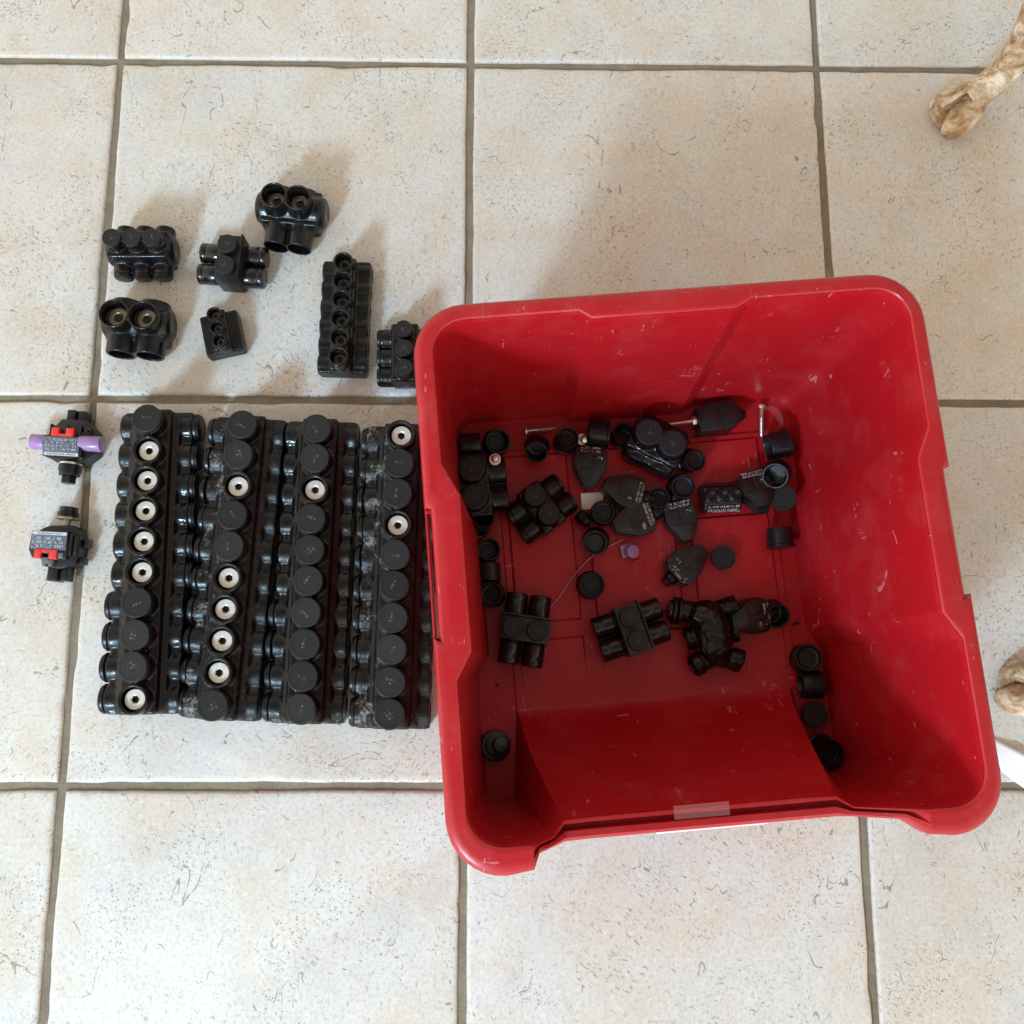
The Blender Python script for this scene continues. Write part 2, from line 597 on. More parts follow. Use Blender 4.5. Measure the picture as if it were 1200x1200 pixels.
# ------------------------------------------------------------------ red storage bin
BH = 0.20
bin_ = thing('storage_bin', 'large open red plastic storage bin with a scooped front lip standing on the tiles', 'storage bin', (.486, -.49, 0), R(4.8))
def lerp(a, b, t): return a + (b - a) * t
def sstep(t): t = max(0, min(1, t)); return t
def ztop(x):
    a = abs(x)
    kn = .098 if x < 0 else .082
    if a >= .1205: return BH
    if a <= kn: return BH - .036
    return lerp(BH - .036, BH, (a - kn) / (.1205 - kn))
NA = 8
def outline(z, al, ar, yb, yf, rc, side_in, back_in, front, hw=(.050, .072), notch=None):
    """clockwise from above outline; front(x, zfrac) gives the front line. returns list of (x, y, z)"""
    P = []
    def arc(cx, cy, a0, a1):
        for k in range(NA + 1):
            a = lerp(a0, a1, k / NA)
            P.append((cx + rc * math.cos(a), cy + rc * math.sin(a), z))
    # back-left corner -> back -> back-right -> right -> front-right -> front -> front-left -> left
    arc(-al + rc, yb - rc, PI, PI / 2)
    for x, k in ((-.061, 0), (-.053, 1), (-.02, 1), (.012, 1), (.044, 1), (.055, 0)): P.append((x, yb - back_in * k, z))
    arc(ar - rc, yb - rc, PI / 2, 0)
    for y, k in ((hw[1], 0), (hw[0], 1), (.0, 1), (-hw[0], 1), (-hw[1] + .004, 0)): P.append((ar - side_in * k, y, z))
    arc(ar - rc, -yf + rc, 0, -PI / 2)
    P.extend(front)
    arc(-al + rc, -yf + rc, -PI / 2, -PI)
    for y, k in ((-hw[1] + .004, 0), (-hw[0], 1), (.0, 1), (hw[0], 1), (hw[1], 0)): P.append((-al + side_in * k, y, z))
    return P
FX = [1.0, .985, .90, .84, .76, .60, .3, 0, -.3, -.60, -.76, -.84, -.90, -.985, -1.0]
def inner_ring(zf, off=0.0, lift=0.0, rc=None):
    """zf 0..1 fraction of height; off = offset towards inside"""
    z = BH * zf
    al = lerp(.152, .159, zf) - off
    ar = lerp(.140, .159, zf) - off
    yb = lerp(.151, .167, zf) - off
    yf = lerp(.168, .167, zf) - off
    front = []
    XO = {1: ((.119, .121), (.118, .111), (.117, .099), (.116, .087)), -1: ((.131, .121), (.130, .117), (.129, .112), (.128, .107))}
    XI = {1: (.109, .078), -1: (.120, .099)}
    def outs(sg):
        return [(sg * (lerp(b, t, zf) + off), -yf, ztop(sg * lerp(b, t, zf)) * zf) for b, t in XO[sg]]
    front.extend(outs(1))
    for k in [1, .8, .5, .25, 0, -.25, -.5, -.8, -1]:
        x = (lerp(*XI[1 if k > 0 else -1], zf) + off) * k
        zz = ztop(x) * zf
        q = max(0.0, min(1.0, zz / (BH - .036)))
        yc = -.090 - .022 * (1 - math.exp(-q / .085)) - .048 * q ** .95 + off * 1.0
        front.append((x, yc, zz))
    front.extend(outs(-1)[::-1])
    P = outline(z, al, ar, yb, yf, rc or lerp(.012, .022, zf), .0105, .006, front)
    return [(a, b, max(c, .004) + lift) for a, b, c in P]
def flange_ring(o, z, side=.0040, hw=(.0425, .0435)):
    """outer outline, o = offset outwards from the nominal rim edge"""
    front = []
    yf = .1835 + o
    xs = [.121, .111, .099, .087] + [.078 * k for k in (1, .8, .5, .25, 0)] + [-.099 * k for k in (.25, .5, .8, 1)] + [-.107, -.112, -.117, -.121]
    for x in xs:
        t = max(0, min(1, (abs(x) - .117) / .004))
        y = -(lerp(.1735, .1815, t) + o)
        front.append((x, y, z - (BH - ztop(x))))
    return outline(z, .1715 + o, .1695 + o, .1785 + o, yf, .034 + o * .6, side, 0, front, hw=hw)
def mid_ring(t, z, dz_front=0.0):
    """between the inner edge (t=0) and the flange edge (t=1); the front centre may dip into a groove"""
    A = inner_ring(1.0)
    B = flange_ring(0, BH)
    out = []
    nf0 = (NA + 1) * 3 + 11
    for i, (a, b) in enumerate(zip(A, B)):
        zz = lerp(a[2], b[2], t) + (z - BH)
        if nf0 + 1 <= i <= nf0 + 15: zz += dz_front
        out.append((lerp(a[0], b[0], t), lerp(a[1], b[1], t), zz))
    return out
def loft(bm, rings, cap_first=False, cap_last=False):
    vs = [[bm.verts.new(p) for p in r] for r in rings]
    N = len(vs[0])
    for a, b in zip(vs, vs[1:]):
        assert len(a) == len(b)
        for i in range(N):
            j = (i + 1) % N
            bm.faces.new((a[i], a[j], b[j], b[i]))
    if cap_first: bm.faces.new(vs[0][::-1])
    if cap_last: bm.faces.new(vs[-1])
    return vs
# body: inside walls, floor, outside walls
bm = bmesh.new()
rings = [inner_ring(f) for f in (1.0, .985, .95, .9, .8, .7, .6, .5, .4, .3, .2, .14, .09, .06)]
rings += [inner_ring(.035, .0006), inner_ring(.02, .0015), inner_ring(.005, .0026), inner_ring(0, .004)]
vs = loft(bm, rings)
for x0, x1, y0, y1 in ((-.1495, .1375, -.0865, .1485), (-.1495, -.108, -.1655, -.0865), (.106, .1375, -.1655, -.0865)):
    bm.faces.new([bm.verts.new(p) for p in ((x0, y0, .0036), (x1, y0, .0036), (x1, y1, .0036), (x0, y1, .0036))])
outer = []
for f in (.93, .7, .4, .15, .03, .0):
    P = inner_ring(f, -.0032)
    outer.append([(x, y, max(.0005, BH * f if abs(z) > 1e9 else z - (.0035 if f < .05 else 0))) for x, y, z in P])
loft(bm, outer, cap_last=True)
mk('body', bm, M_RED, bin_, smooth=28)
# rim: flange with rounded skirt, groove along the scooped front
bm = bmesh.new()
rr = [inner_ring(.975, .0002), mid_ring(-.015, BH - .0012), mid_ring(.03, BH + .0002), mid_ring(.12, BH + .0012),
      mid_ring(.22, BH + .0012, .0002), mid_ring(.25, BH + .0012, -.012), mid_ring(.56, BH + .0010, -.012), mid_ring(.59, BH + .0010, -.002),
      mid_ring(.86, BH + .0004), mid_ring(.96, BH - .0008),
      flange_ring(.0006, BH - .0025), flange_ring(.0012, BH - .006), flange_ring(.0018, BH - .018), flange_ring(.0018, BH - .0185), flange_ring(-.0008, BH - .0186), flange_ring(-.0016, BH - .006)]
loft(bm, rr)
mk('rim', bm, M_RED, bin_, smooth=38)
# hand grips: a thin bar standing off each side of the rim
for s in (-1,):
    bm = bmesh.new()
    x = -.1712
    xa, xb = (x - .0012, x + .0004)
    box(bm, xa, xb, -.044, .041, BH - .022, BH - .0045, .0005)
    for y in (-.044, .041):
        box(bm, min(xa, x - s * .006), max(xb, x - s * .006), y - .0012, y + .0012, BH - .022, BH - .0042, .0004)
    mk('hand_grip', bm, M_RED, bin_)
# raised pads of the floor, on one low plate that leaves a gutter at the sides
bm = bmesh.new()
prism(bm, [(-.121, -.100), (.1155, -.100), (.1155, .118), (.1115, .122), (-.117, .122), (-.121, .118)], .0030, .0054, .0009)
mk('floor_plate', bm, M_RED, bin_, smooth=0)
def pad(x0, x1, y0, y1, slant=0, h=.0032, far=None):
    bm = bmesh.new()
    pts = [(x0, y0), (x1, y0), (x1 + slant, y1), (x0 + slant, y1)]
    z = .0042
    n = 4
    r0 = [bm.verts.new((p[0], p[1], z - .003)) for p in pts]
    c = (sum(p[0] for p in pts) / 4, sum(p[1] for p in pts) / 4)
    def ins(d, zz):
        return [bm.verts.new((p[0] - math.copysign(d, p[0] - c[0]), p[1] - math.copysign(d, p[1] - c[1]), zz if not (far and k < 2) else z + .0010 + d * .1)) for k, p in enumerate(pts)]
    r1 = ins(0.0008, z + h * .5)
    r2 = ins(.0024, z + h)
    for a, b in ((r0, r1), (r1, r2)):
        for i in range(4):
            j = (i + 1) % 4
            bm.faces.new((a[i], a[j], b[j], b[i]))
    bm.faces.new(r2)
    mk('floor_pad', bm, M_RED, bin_, smooth=0)
pad(-.116, -.059, .074, .118)
pad(-.116, -.059, -.029, .066)
pad(-.116, -.059, -.084, -.041, far=1)
pad(-.048, .028, -.029, .118)
pad(-.048, .028, -.084, -.041, far=1)
pad(.039, .109, .060, .118)
pad(.039, .110, -.029, .051)
pad(.039, .110, -.084, -.041, far=1)
# moulding mark, and the clear tape patch on the front lip
bm = bmesh.new()
lathe(bm, [(.0070, 0), (.0070, .0006), (.0060, .0010), (.0046, .0001), (0, .0001)], 24)
mk('moulding_mark', bm, M_RED, bin_, (-.0085, .012, .0072))
bm = bmesh.new()
box(bm, -.028, .008, -.1665, -.1580, BH - .0345, BH - .0342)
mk('tape_patch', bm, M_CLEAR, bin_)

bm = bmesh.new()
box(bm, -.038, .036, -.1775, -.1750, .1465, .1490, .0003)  # highlight along the front skirt, built as a thin white sliver
mk('skirt_highlight_strip', bm, M_PAPER, bin_)

# ------------------------------------------------------------------ dipped connectors
def dipped(n, pitch, rs, zs, wl, wr, cw, ch, rt, ri, zt, voxel, ends=.0, rsi=None, wing=None, smooth=4, ridge=0, barrel=None, wing2=None, wbev=.0016, lump=0):
    """one melted vinyl skin: core block, screw towers up, wire sleeves to both sides"""
    bm = bmesh.new()
    L = (n - 1) * pitch / 2
    box(bm, -cw, cw, -L - rs * .98 - ends, L + rs * .98 + ends, .0012, ch, .002)
    rsi = rsi or rs * .80
    if barrel:
        MB_ = T(0, 0, barrel[1]) @ Matrix.Rotation(PI / 2, 4, 'X')
        cyl(bm, barrel[0], -L - rs - ends - barrel[2], L + rs + ends + barrel[2], 40, MB_, bev=.006)
    for k in range(n - 1):
        if ridge: box(bm, -ridge, ridge, L - k * pitch - pitch * .70, L - k * pitch - pitch * .30, ch * .5, zt - .0035, .001)
    if wing2: box(bm, -wing2[0], wing2[0], -L - rs * .9, L + rs * .9, .0012, wing2[1], .004)
    if wing: box(bm, -wing[0], wing[0], -L - rs, L + rs, .0008, wing[1], wbev)
    for i in range(n):
        y = L - i * pitch
        for M, wd in ((RXN, wl), (RX, wr)):
            if not wd: continue
            A = T(0, y, zs) @ M
            cyl(bm, rs, 0, wd * .72, 28, A)
            tube(bm, rs, rsi, wd * .6, wd, 28, A)
        cyl(bm, rt * .96, ch * .6, ch, 28, T(0, y, 0))
        tube(bm, rt, ri, ch * .7, zt, 28, T(0, y, 0))
    me = remesh(bm, voxel, smooth)
    if lump:
        from mathutils import noise as nz
        for v in me.vertices:
            k = nz.noise(v.co * 95) + .5 * nz.noise(v.co * 210)
            d = Vector((v.co.x, 0, v.co.z - .012))
            if d.length > 1e-4: v.co += d.normalized() * (k * lump)
            v.co.z = max(v.co.z, .0008)
    return me

def cap_mesh(r, h, name='screw_cap'):
    bm = bmesh.new()
    lathe(bm, [(r * .8, -h * 1.6), (r * .8, 0), (r, 0), (r, h * .72), (r * .985, h * .9), (r * .95, h), (r * .80, h * 1.0), (r * .79, h * .93), (0, h * .93)], 36)
    me = bpy.data.meshes.new(name)
    bmesh.ops.recalc_face_normals(bm, faces=bm.faces)
    bm.to_mesh(me); bm.free()
    finish(me, M_CAP, 35)
    return me

def mark_mesh(seed, size):
    """small raised moulded characters, too worn to read"""
    r = random.Random(seed)
    bm = bmesh.new()
    k = 3
    a = r.uniform(-.9, .9)
    Rm = Matrix.Rotation(a, 4, 'Z')
    for row in range(r.choice((1, 1, 2))):
        for c in range(k):
            cx = (c - (k - 1) / 2) * size * .42 + r.uniform(-.03, .03) * size
            cy = -row * size * .5 + size * .15
            for _ in range(r.choice((2, 3))):
                if r.random() < .5:
                    box(bm, cx - size * .13, cx + size * .13, cy + r.choice((-1, 0, 1)) * size * .14, cy + r.choice((-1, 0, 1)) * size * .14 + size * .05 + .00005, 0, .00012, 0, Rm)
                else:
                    s = r.choice((-1, 1)) * size * .11
                    box(bm, cx + s, cx + s + size * .05, cy - size * .16, cy + size * .16, 0, .00013, 0, Rm)
    me = bpy.data.meshes.new('moulded_mark')
    bm.to_mesh(me); bm.free()
    finish(me, M_MARK, 0)
    return me
MARKS = [mark_mesh(s, .0062) for s in range(6)]
MARKS_S = [mark_mesh(s + 20, .0040) for s in range(3)]

def screw_mesh(ro, rh):
    bm = bmesh.new()
    seg = 24
    lathe(bm, [(ro, -.006), (ro, -.0006), (ro * .94, 0), (rh * 1.25, 0), (rh * 1.15, -.0003)], seg, caps=False)
    # hex socket wall down
    top = [bm.verts.new((rh * 1.15 * math.cos(2 * PI * i / 24), rh * 1.15 * math.sin(2 * PI * i / 24), -.0003)) for i in range(24)]
    hx = []
    for i in range(24):
        a = 2 * PI * i / 24
        q = (a % (PI / 3)) - PI / 6
        rr = rh * math.cos(PI / 6) / math.cos(q)
        hx.append((rr * math.cos(a), rr * math.sin(a)))
    h1 = [bm.verts.new((x, y, -.0009)) for x, y in hx]
    for i in range(24):
        j = (i + 1) % 24
        bm.faces.new((top[i], top[j], h1[j], h1[i]))
    bmesh.ops.remove_doubles(bm, verts=bm.verts, dist=1e-6)
    me = bpy.data.meshes.new('set_screw')
    bmesh.ops.recalc_face_normals(bm, faces=bm.faces)
    bm.to_mesh(me); bm.free()
    finish(me, M_ALU, 35)
    bm = bmesh.new()
    a = [bm.verts.new((x, y, -.0009)) for x, y in hx]
    b = [bm.verts.new((x * .96, y * .96, -.0045)) for x, y in hx]
    for i in range(24):
        j = (i + 1) % 24
        bm.faces.new((a[i], a[j], b[j], b[i]))
    bm.faces.new(b)
    for f in bm.faces: f.normal_flip()
    bmesh.ops.recalc_face_normals(bm, faces=bm.faces)
    me2 = bpy.data.meshes.new('hex_socket')
    bm.to_mesh(me2); bm.free()
    finish(me2, M_SOCK, 35)
    return me, me2

def plug_mesh(r, t):
    bm = bmesh.new()
    lathe(bm, [(r * .72, -t * 2), (r * .72, -t * .2), (r * .9, -t * .2), (r * 1.0, 0), (r * 1.0, t * .45), (r * .93, t * .5), (r * .90, t * .9), (r * .84, t), (0, t)], 32)
    me = bpy.data.meshes.new('end_plug')
    bmesh.ops.recalc_face_normals(bm, faces=bm.faces)
    bm.to_mesh(me); bm.free()
    finish(me, M_CAPG, 35)
    return me

def place_angle(p_first, p_last, z):
    a = at(*p_first, z)
    b = at(*p_last, z)
    d = a - b
    c = (a + b) / 2
    return Vector((c.x, c.y, 0)), math.atan2(d.y, d.x) - PI / 2

# --- the four long strips
P10 = .0252
ZT = .0445
strip_me = dipped(10, P10, .0126, .0140, .0310, .0300, .0150, .0335, .01235, .0098, ZT, .00095, smooth=5, wing=(.0288, .0222), wing2=(.0208, .0278))
strip_me.name = 'vinyl_body'
strip_chalk = strip_me.copy()
finish(strip_me, M_DIP, 60)
finish(strip_chalk, M_DIPC, 60)
cap10 = cap_mesh(.01205, .0030)
scr10, sock10 = screw_mesh(.0084, .0031)
plug10 = plug_mesh(.0122, .0042)
rr_ = random.Random(8)
def strip(first, last, tops, left, right, label, chalk=False):
    loc, rz = place_angle(first, last, ZT + .002)
    t = thing('terminal_strip', label, 'terminal strip', loc, rz, 'long ten hole terminal strips lying side by side')
    link('vinyl_body', strip_chalk if chalk else strip_me, t)
    for i, c in enumerate(tops):
        y = 4.5 * P10 - i * P10
        if c == 'C':
            o = link('screw_cap', cap10, t, (rr_.uniform(-.0003, .0003), y + rr_.uniform(-.0003, .0003), ZT - .0004), (rr_.uniform(-.07, .07), rr_.uniform(-.07, .07), rr_.uniform(0, 6)))
            link('moulded_mark', MARKS[rr_.randrange(6)], o, (0, 0, .00278))
        else:
            o = link('set_screw', scr10, t, (.0002, y, ZT - .0058), (0, 0, rr_.uniform(0, 1)))
            link('hex_socket', sock10, o)
    for i, c in enumerate(left):
        if c == 'P':
            link('end_plug', plug10, t, (-.0310 - rr_.uniform(0, .0012), 4.5 * P10 - i * P10, .0142), (rr_.uniform(-.04, .04), -PI / 2 + rr_.uniform(-.05, .05), 0))
    for i, c in enumerate(right):
        if c == 'P':
            link('end_plug', plug10, t, (.0300 + rr_.uniform(0, .0012), 4.5 * P10 - i * P10, .0142), (rr_.uniform(-.04, .04), PI / 2 + rr_.uniform(-.05, .05), 0))
    return t
strip((172, 490), (153, 821), 'COOOOOCCCO', '......PPPP', 'PPPPPP....', 'leftmost long black strip, five bare screws in a row below its top cap')
strip((283, 497.6), (248.5, 827), 'CCOCCOOOOC', 'PPPPPPPPPP', '..........', 'second long black strip from the left, four bare screws in a row low down', chalk=True)
strip((370.6, 502), (352, 831), 'CCOCCCCCCC', '......PPPP', '..........', 'third long black strip from the left, with only one bare screw')
strip((468.7, 510), (456, 835), 'OCCOCCCCCC', 'PPPPPPPPPP', '..........', 'chalk marked long black strip touching the red bin, bare screws at holes one and four', chalk=True)

# --- small dipped connectors on the tiles
GR = 'loose black connectors on the tiles above the long strips'
def ringseat(t, x, y, z, ri, mat=None):
    bm = bmesh.new()
    lathe(bm, [(ri, -.002), (ri, .0002), (ri * .80, .0006), (ri * .72, -.002), (ri * .70, -.0035), (0, -.0035)], 24)
    mk('screw_seat', bm, mat or M_DARKSTEEL, t, (x, y, z))

def small_connector(n, pitch, rs, zs, wl, wr, cw, ch, rt, ri, zt, first, last, tops, plugs, label, name='splice_connector', loc=None, rz=None, group=GR, z0=0, cat='connector', seat=True, **kw):
    me = dipped(n, pitch, rs, zs, wl, wr, cw, ch, rt, ri, zt, kw.pop('voxel', .00075), **kw)
    finish(me, M_DIP, 60)
    if loc is None: loc, rz = place_angle(first, last, zt + .001 + z0)
    loc = Vector((loc[0], loc[1], z0))
    t = thing(name, label, cat, loc, rz, group)
    link('vinyl_body', me, t)
    cm = cap_mesh(rt * .97, .0024) if 'C' in tops else None
    kw_seat = (kw['barrel'][0] + kw['barrel'][1] - .0025) if kw.get('barrel') else 0
    sm_ = screw_mesh(ri * .80, ri * .34) if 'O' in tops else None
    if sm_:
        sm_[0].materials[0] = M_BORE if ri > .008 else M_OLDSTEEL
    for i, c in enumerate(tops):
        y = (n - 1) * pitch / 2 - i * pitch
        if c == 'C':
            o = link('screw_cap', cm, t, (0, y, zt - .0003), (0, 0, i * 1.3))
            link('moulded_mark', MARKS_S[i % 3], o, (0, 0, .00224))
        elif c == 'O' and seat:
            o = link('set_screw', sm_[0], t, (0, y, max(ch, kw_seat) + (.0012 if ri < .008 else .0030)), (0, 0, i))
            link('hex_socket', sm_[1], o)
    pm = plug_mesh(rs * .97, .003) if 'P' in plugs[0] + plugs[1] else None
    for side, fl in ((-1, plugs[0]), (1, plugs[1])):
        for i, c in enumerate(fl):
            if c != 'P': continue
            y = (n - 1) * pitch / 2 - i * pitch
            link('end_plug', pm, t, (side * (wl if side < 0 else wr), y, zs), (0, side * PI / 2, 0))
    return t

small_connector(3, .0171, .0088, .0115, .0215, .0200, .0125, .030, .0083, .0062, .0400, (131, 278.5), (177.5, 278.5), 'CCC', ('PPP', 'PPP'),
                'black connector with three caps on top and three on its front, at the top left', ends=.001, barrel=(.0145, .0155, .003), smooth=6)
small_connector(2, .0245, .0128, .0150, .0290, .0200, .0170, .022, .0130, .0108, .0400, (132, 366), (166, 368), 'OO', ('..', '..'),
                'black connector with two wide open holes on top, just above the grout line at left', ends=.001, barrel=(.0145, .0150, .004), smooth=7)
small_connector(6, .0172, .0088, .0092, .0215, .0215, .0095, .024, .0088, .0066, .0350, (401.7, 305), (395.7, 417), 'OOOOOO', ('......', '......'),
                'long narrow black connector with six open screw holes in a row', wing=(.0208, .0165), ridge=.0075)
small_connector(3, .0123, .0064, .0080, .0165, .0165, .0078, .022, .0066, .0046, .0290, (250, 367), (256, 398), 'OOO', ('...', '...'),
                'small tilted black connector with three open holes and flat side wings', wing=(.0165, .0150), voxel=.0006, ridge=.0058)
small_connector(2, .0205, .0112, .0120, .0350, .0200, .0165, .024, .0120, .0098, .0420, (320, 227), (348, 230), 'OO', ('..', '..'),
                'topmost loose black connector with two open holes and two long sleeves pointing at the viewer', ends=.005, barrel=(.0150, .0150, .005), smooth=7, rsi=.0098)
small_connector(3, .0173, .0088, .0100, .0225, .0200, .0120, .027, .0076, .0058, .0350, (473, 384.6), (473, 431), 'CCC', ('PPP', 'PPP'),
                'black connector with three caps half hidden under the left edge of the red bin rim')

# --- tap blocks: sharp moulded block with four capped sleeves
def sleeve_mesh(r, L):
    bm = bmesh.new()
    lathe(bm, [(r * .97, 0), (r, .0005), (r, L * .70), (r * .985, L * .71), (r * .985, L * .73), (r, L * .74), (r, L - .0012), (r - .0004, L - .0004), (r - .0012, L), (0, L)], 36)
    me = bpy.data.meshes.new('sleeve')
    bmesh.ops.recalc_face_normals(bm, faces=bm.faces)
    bm.to_mesh(me); bm.free()
    finish(me, M_SHINY, 35)
    return me
SLV = sleeve_mesh(.0091, .0215)
TCAP = cap_mesh(.0083, .0022)
def tap_block(loc, rz, label, group, hx=.0098, flare=False):
    t = thing('tap_block', label, 'connector', loc, rz, group)
    bm = bmesh.new()
    box(bm, -hx, hx, -.0205, .0205, .0006, .0290, .0008)
    box(bm, hx, hx + .0016, -.0195, .0215, .0006, .0310, .0004)
    mk('block', bm, M_BLK, t)
    for y in (.0098, -.0098):
        bm = bmesh.new()
        cyl(bm, .0086, .020, .0335, 32, bev=.0006)
        mk('screw_tower', bm, M_BLK, t, (0, y, 0))
        o = link('screw_cap', TCAP, t, (0, y, .0335), (0, 0, y * 90))
        link('moulded_mark', MARKS_S[1], o, (0, 0, .00204))
        for s in (-1, 1):
            link('sleeve', SLV, t, (s * hx * .8, y, .0112), (0, s * PI / 2, 0))
    return t
c = at(261, 309, .036); c2 = at(264, 285, .036)
tap_block(((c.x + c2.x) / 2 + .001, (c.y + c2.y) / 2, 0), R(-4), 'black block with two round caps and four glossy capped sleeves, between the loose connectors', GR)

# ------------------------------------------------------------------ printed marks
def print_mesh(w, h, rows, seed, zt=.00012, dens=.85):
    """fine printed characters, too small to read"""
    r = random.Random(seed)
    bm = bmesh.new()
    rh = h / rows
    for k in range(rows):
        y = h / 2 - (k + .5) * rh
        x = -w / 2
        ch = rh * .62
        while x < w / 2 - ch * .5:
            if r.random() > dens:
                x += ch * .5
                continue
            cw = ch * r.uniform(.45, .7)
            th = ch * .16
            for _ in range(3):
                if r.random() < .5:
                    yy = y + r.choice((-.42, 0, .42)) * ch
                    box(bm, x, x + cw, yy - th / 2, yy + th / 2, 0, zt)
                else:
                    xx = x + r.choice((0, 1)) * (cw - th)
                    box(bm, xx, xx + th, y - ch / 2, y + ch / 2, 0, zt * .9)
            x += cw + ch * .22
    return bm

# ------------------------------------------------------------------ insulation piercing connectors on the tiles
PXM = 1 / 1375
def S(*a): return tuple(v * PXM for v in a)
def ppoly(pts): return [(x * PXM, y * PXM) for x, y in pts]

def bolt_parts(t, x, y0, parts, z=.0125):
    """parts: (name, length px, radius px, material, segments) stacked downwards or upwards along y"""
    y = y0
    for name, ln, rad, mat, seg in parts:
        bm = bmesh.new()
        M = T(x * PXM, y * PXM, z) @ Matrix.Rotation(-PI / 2 if ln > 0 else PI / 2, 4, 'X')
        cyl(bm, rad * PXM, 0, abs(ln) * PXM, seg, M, bev=.0004)
        mk(name, bm, mat, t)
        y += ln

def outside_clamp(center, rz, label, flip):
    c = at(center[0], center[1], .020)
    t = thing('piercing_clamp', label, 'wire clamp', (c.x, c.y, 0), rz, 'small clamps with printed labels left of the long strips')
    if not flip:
        bm = bmesh.new()
        prism(bm, ppoly([(-13, 28), (14, 28), (27, 16), (31, 3), (30, -12), (16, -25), (-10, -26), (-26, -18), (-30, -3), (-28, 7), (-16, 20)]), .001, .0165, .0014)
        prism(bm, ppoly([(-28, 6), (16, 6), (19, -19), (-8, -24), (-26, -19), (-29, -4)]), .012, .0215, .001)
        prism(bm, ppoly([(-12, 26), (15, 26), (25, 12), (22, 3), (-24, 3), (-24, 10)]), .010, .0190, .001)
        for x in (-22, -3, 13): box(bm, x * PXM - .0006, x * PXM + .0006, 6 * PXM, 20 * PXM, .012, .0203, .0003)
        mk('clamp_body', bm, M_BLK, t)
        bm = bmesh.new()
        box(bm, *S(-9, 1), *S(24, 40), .001, .0150, .0008)
        box(bm, *S(1.4, 12), *S(24, 40), .001, .0125, .0008)
        mk('torque_nut', bm, M_BLK, t)
        bm = bmesh.new()
        box(bm, *S(-19, -10), *S(5, 15), .018, .0232, .0009)
        box(bm, *S(-2, 7), *S(5, 15), .018, .0232, .0009)
        box(bm, *S(-12, 0), *S(5, 8), .018, .0224, .0004)
        mk('red_clip', bm, M_REDCLIP, t)
        bm = bmesh.new()
        prism(bm, ppoly([(-28, 4.2), (13.5, 4.2), (16, -18.5), (-24, -18.5), (-26.5, -14)]), .0214, .0220, .0002)
        lab = mk('label_plate', bm, M_LABEL, t)
        mk('printed_text', print_mesh(37 * PXM, 15 * PXM, 4, 5), M_PRINT, lab, (-5.5 * PXM, -5 * PXM, .02205))['kind'] = 'stuff'
        bm = bmesh.new()
        box(bm, *S(-24, 15.2), *S(-18.2, -14.6), .0220, .02212)
        mk('label_band', bm, M_PRINT, lab)
        mk('printed_text', print_mesh(34 * PXM, 2.6 * PXM, 1, 9, .0001), M_DARKPRINT, lab, (-4.5 * PXM, -16.4 * PXM, .02214))['kind'] = 'stuff'
        bolt_parts(t, 2, -24, [('washer', -2.4, 13, M_STEEL, 28), ('bolt_cap', -8, 12.5, M_CAPG, 28), ('bolt_cap_lower', -5, 11.5, M_BLK, 28), ('hex_head', -9, 8.6, M_BLK, 6)], .0125)
        for x0, ln in ((-46, 22), (13, 25)):
            bm = bmesh.new()
            M = T(x0 * PXM, (-1 if x0 < 0 else -0.5) * PXM, .0135 if x0 < 0 else .0165) @ RX
            cyl(bm, 9.2 * PXM, 0, ln * PXM, 36, M, bev=.0005)
            mk('purple_plug', bm, M_PURPLE, t)
        bm = bmesh.new()
        for x0 in (12, 20): box(bm, *S(x0, x0 + 5), *S(11, 18), .012, .0190, .0006)
        mk('side_shell', bm, M_BLK, t)
    else:
        bm = bmesh.new()
        prism(bm, ppoly([(-12, 21), (12, 22), (20, 16), (23, 8), (24, -10), (20, -24), (4, -29), (-8, -28), (-14, -20), (-26, -17), (-31, -8), (-31, 10), (-20, 18)]), .001, .0170, .0014)
        prism(bm, ppoly([(-30, 13), (12, 14), (14, -8), (13, -18), (-26, -18), (-31, -9)]), .012, .0212, .001)
        box(bm, *S(13, 17), *S(-14, 12), .008, .0200, .0008)
        box(bm, *S(18, 22), *S(-12, 10), .006, .0185, .0008)
        box(bm, *S(24, 30), *S(-2, 8), .003, .0120, .0008)
        box(bm, *S(22, 28), *S(-22, -14), .003, .0120, .0008)
        mk('clamp_body', bm, M_BLK, t)
        bm = bmesh.new()
        box(bm, *S(-10, 2), *S(-43, -26), .001, .0155, .0008)
        box(bm, *S(2.3, 12), *S(-42, -26), .001, .0125, .0008)
        mk('torque_nut', bm, M_BLK, t)
        bm = bmesh.new()
        prism(bm, ppoly([(-29, 12.5), (11, 13), (11.5, -8), (-29, -8)]), .0211, .0217, .0002)
        lab = mk('label_plate', bm, M_LABEL, t)
        mk('printed_text', print_mesh(36 * PXM, 14 * PXM, 3, 17), M_PRINT, lab, (-9 * PXM, .3 * PXM, .02175))['kind'] = 'stuff'
        bm = bmesh.new()
        box(bm, *S(-28.4, 10.6), *S(8.8, 12.2), .0217, .02182)
        mk('label_band', bm, M_PRINT, lab)
        mk('printed_text', print_mesh(32 * PXM, 2.5 * PXM, 1, 23, .0001), M_DARKPRINT, lab, (-9 * PXM, 10.5 * PXM, .02184))['kind'] = 'stuff'
        bm = bmesh.new()
        box(bm, *S(-23, -15), *S(-19, -8), .018, .0228, .0008)
        box(bm, *S(-6, 3), *S(-19, -8), .018, .0228, .0008)
        box(bm, *S(-16, -5), *S(-12, -8), .018, .0224, .0004)
        mk('red_clip', bm, M_REDCLIP, t)
        bm = bmesh.new()
        prism(bm, ppoly([(-14, -12.6), (-8, -12.6), (-6.6, -19), (-1, -20), (-2, -27), (-6, -27), (-6, -24), (-9, -24), (-10, -27), (-13, -27), (-15, -20)]), .012, .0212, .0005)
        box(bm, *S(4, 10), *S(-17, -11), .016, .0222, .0008)
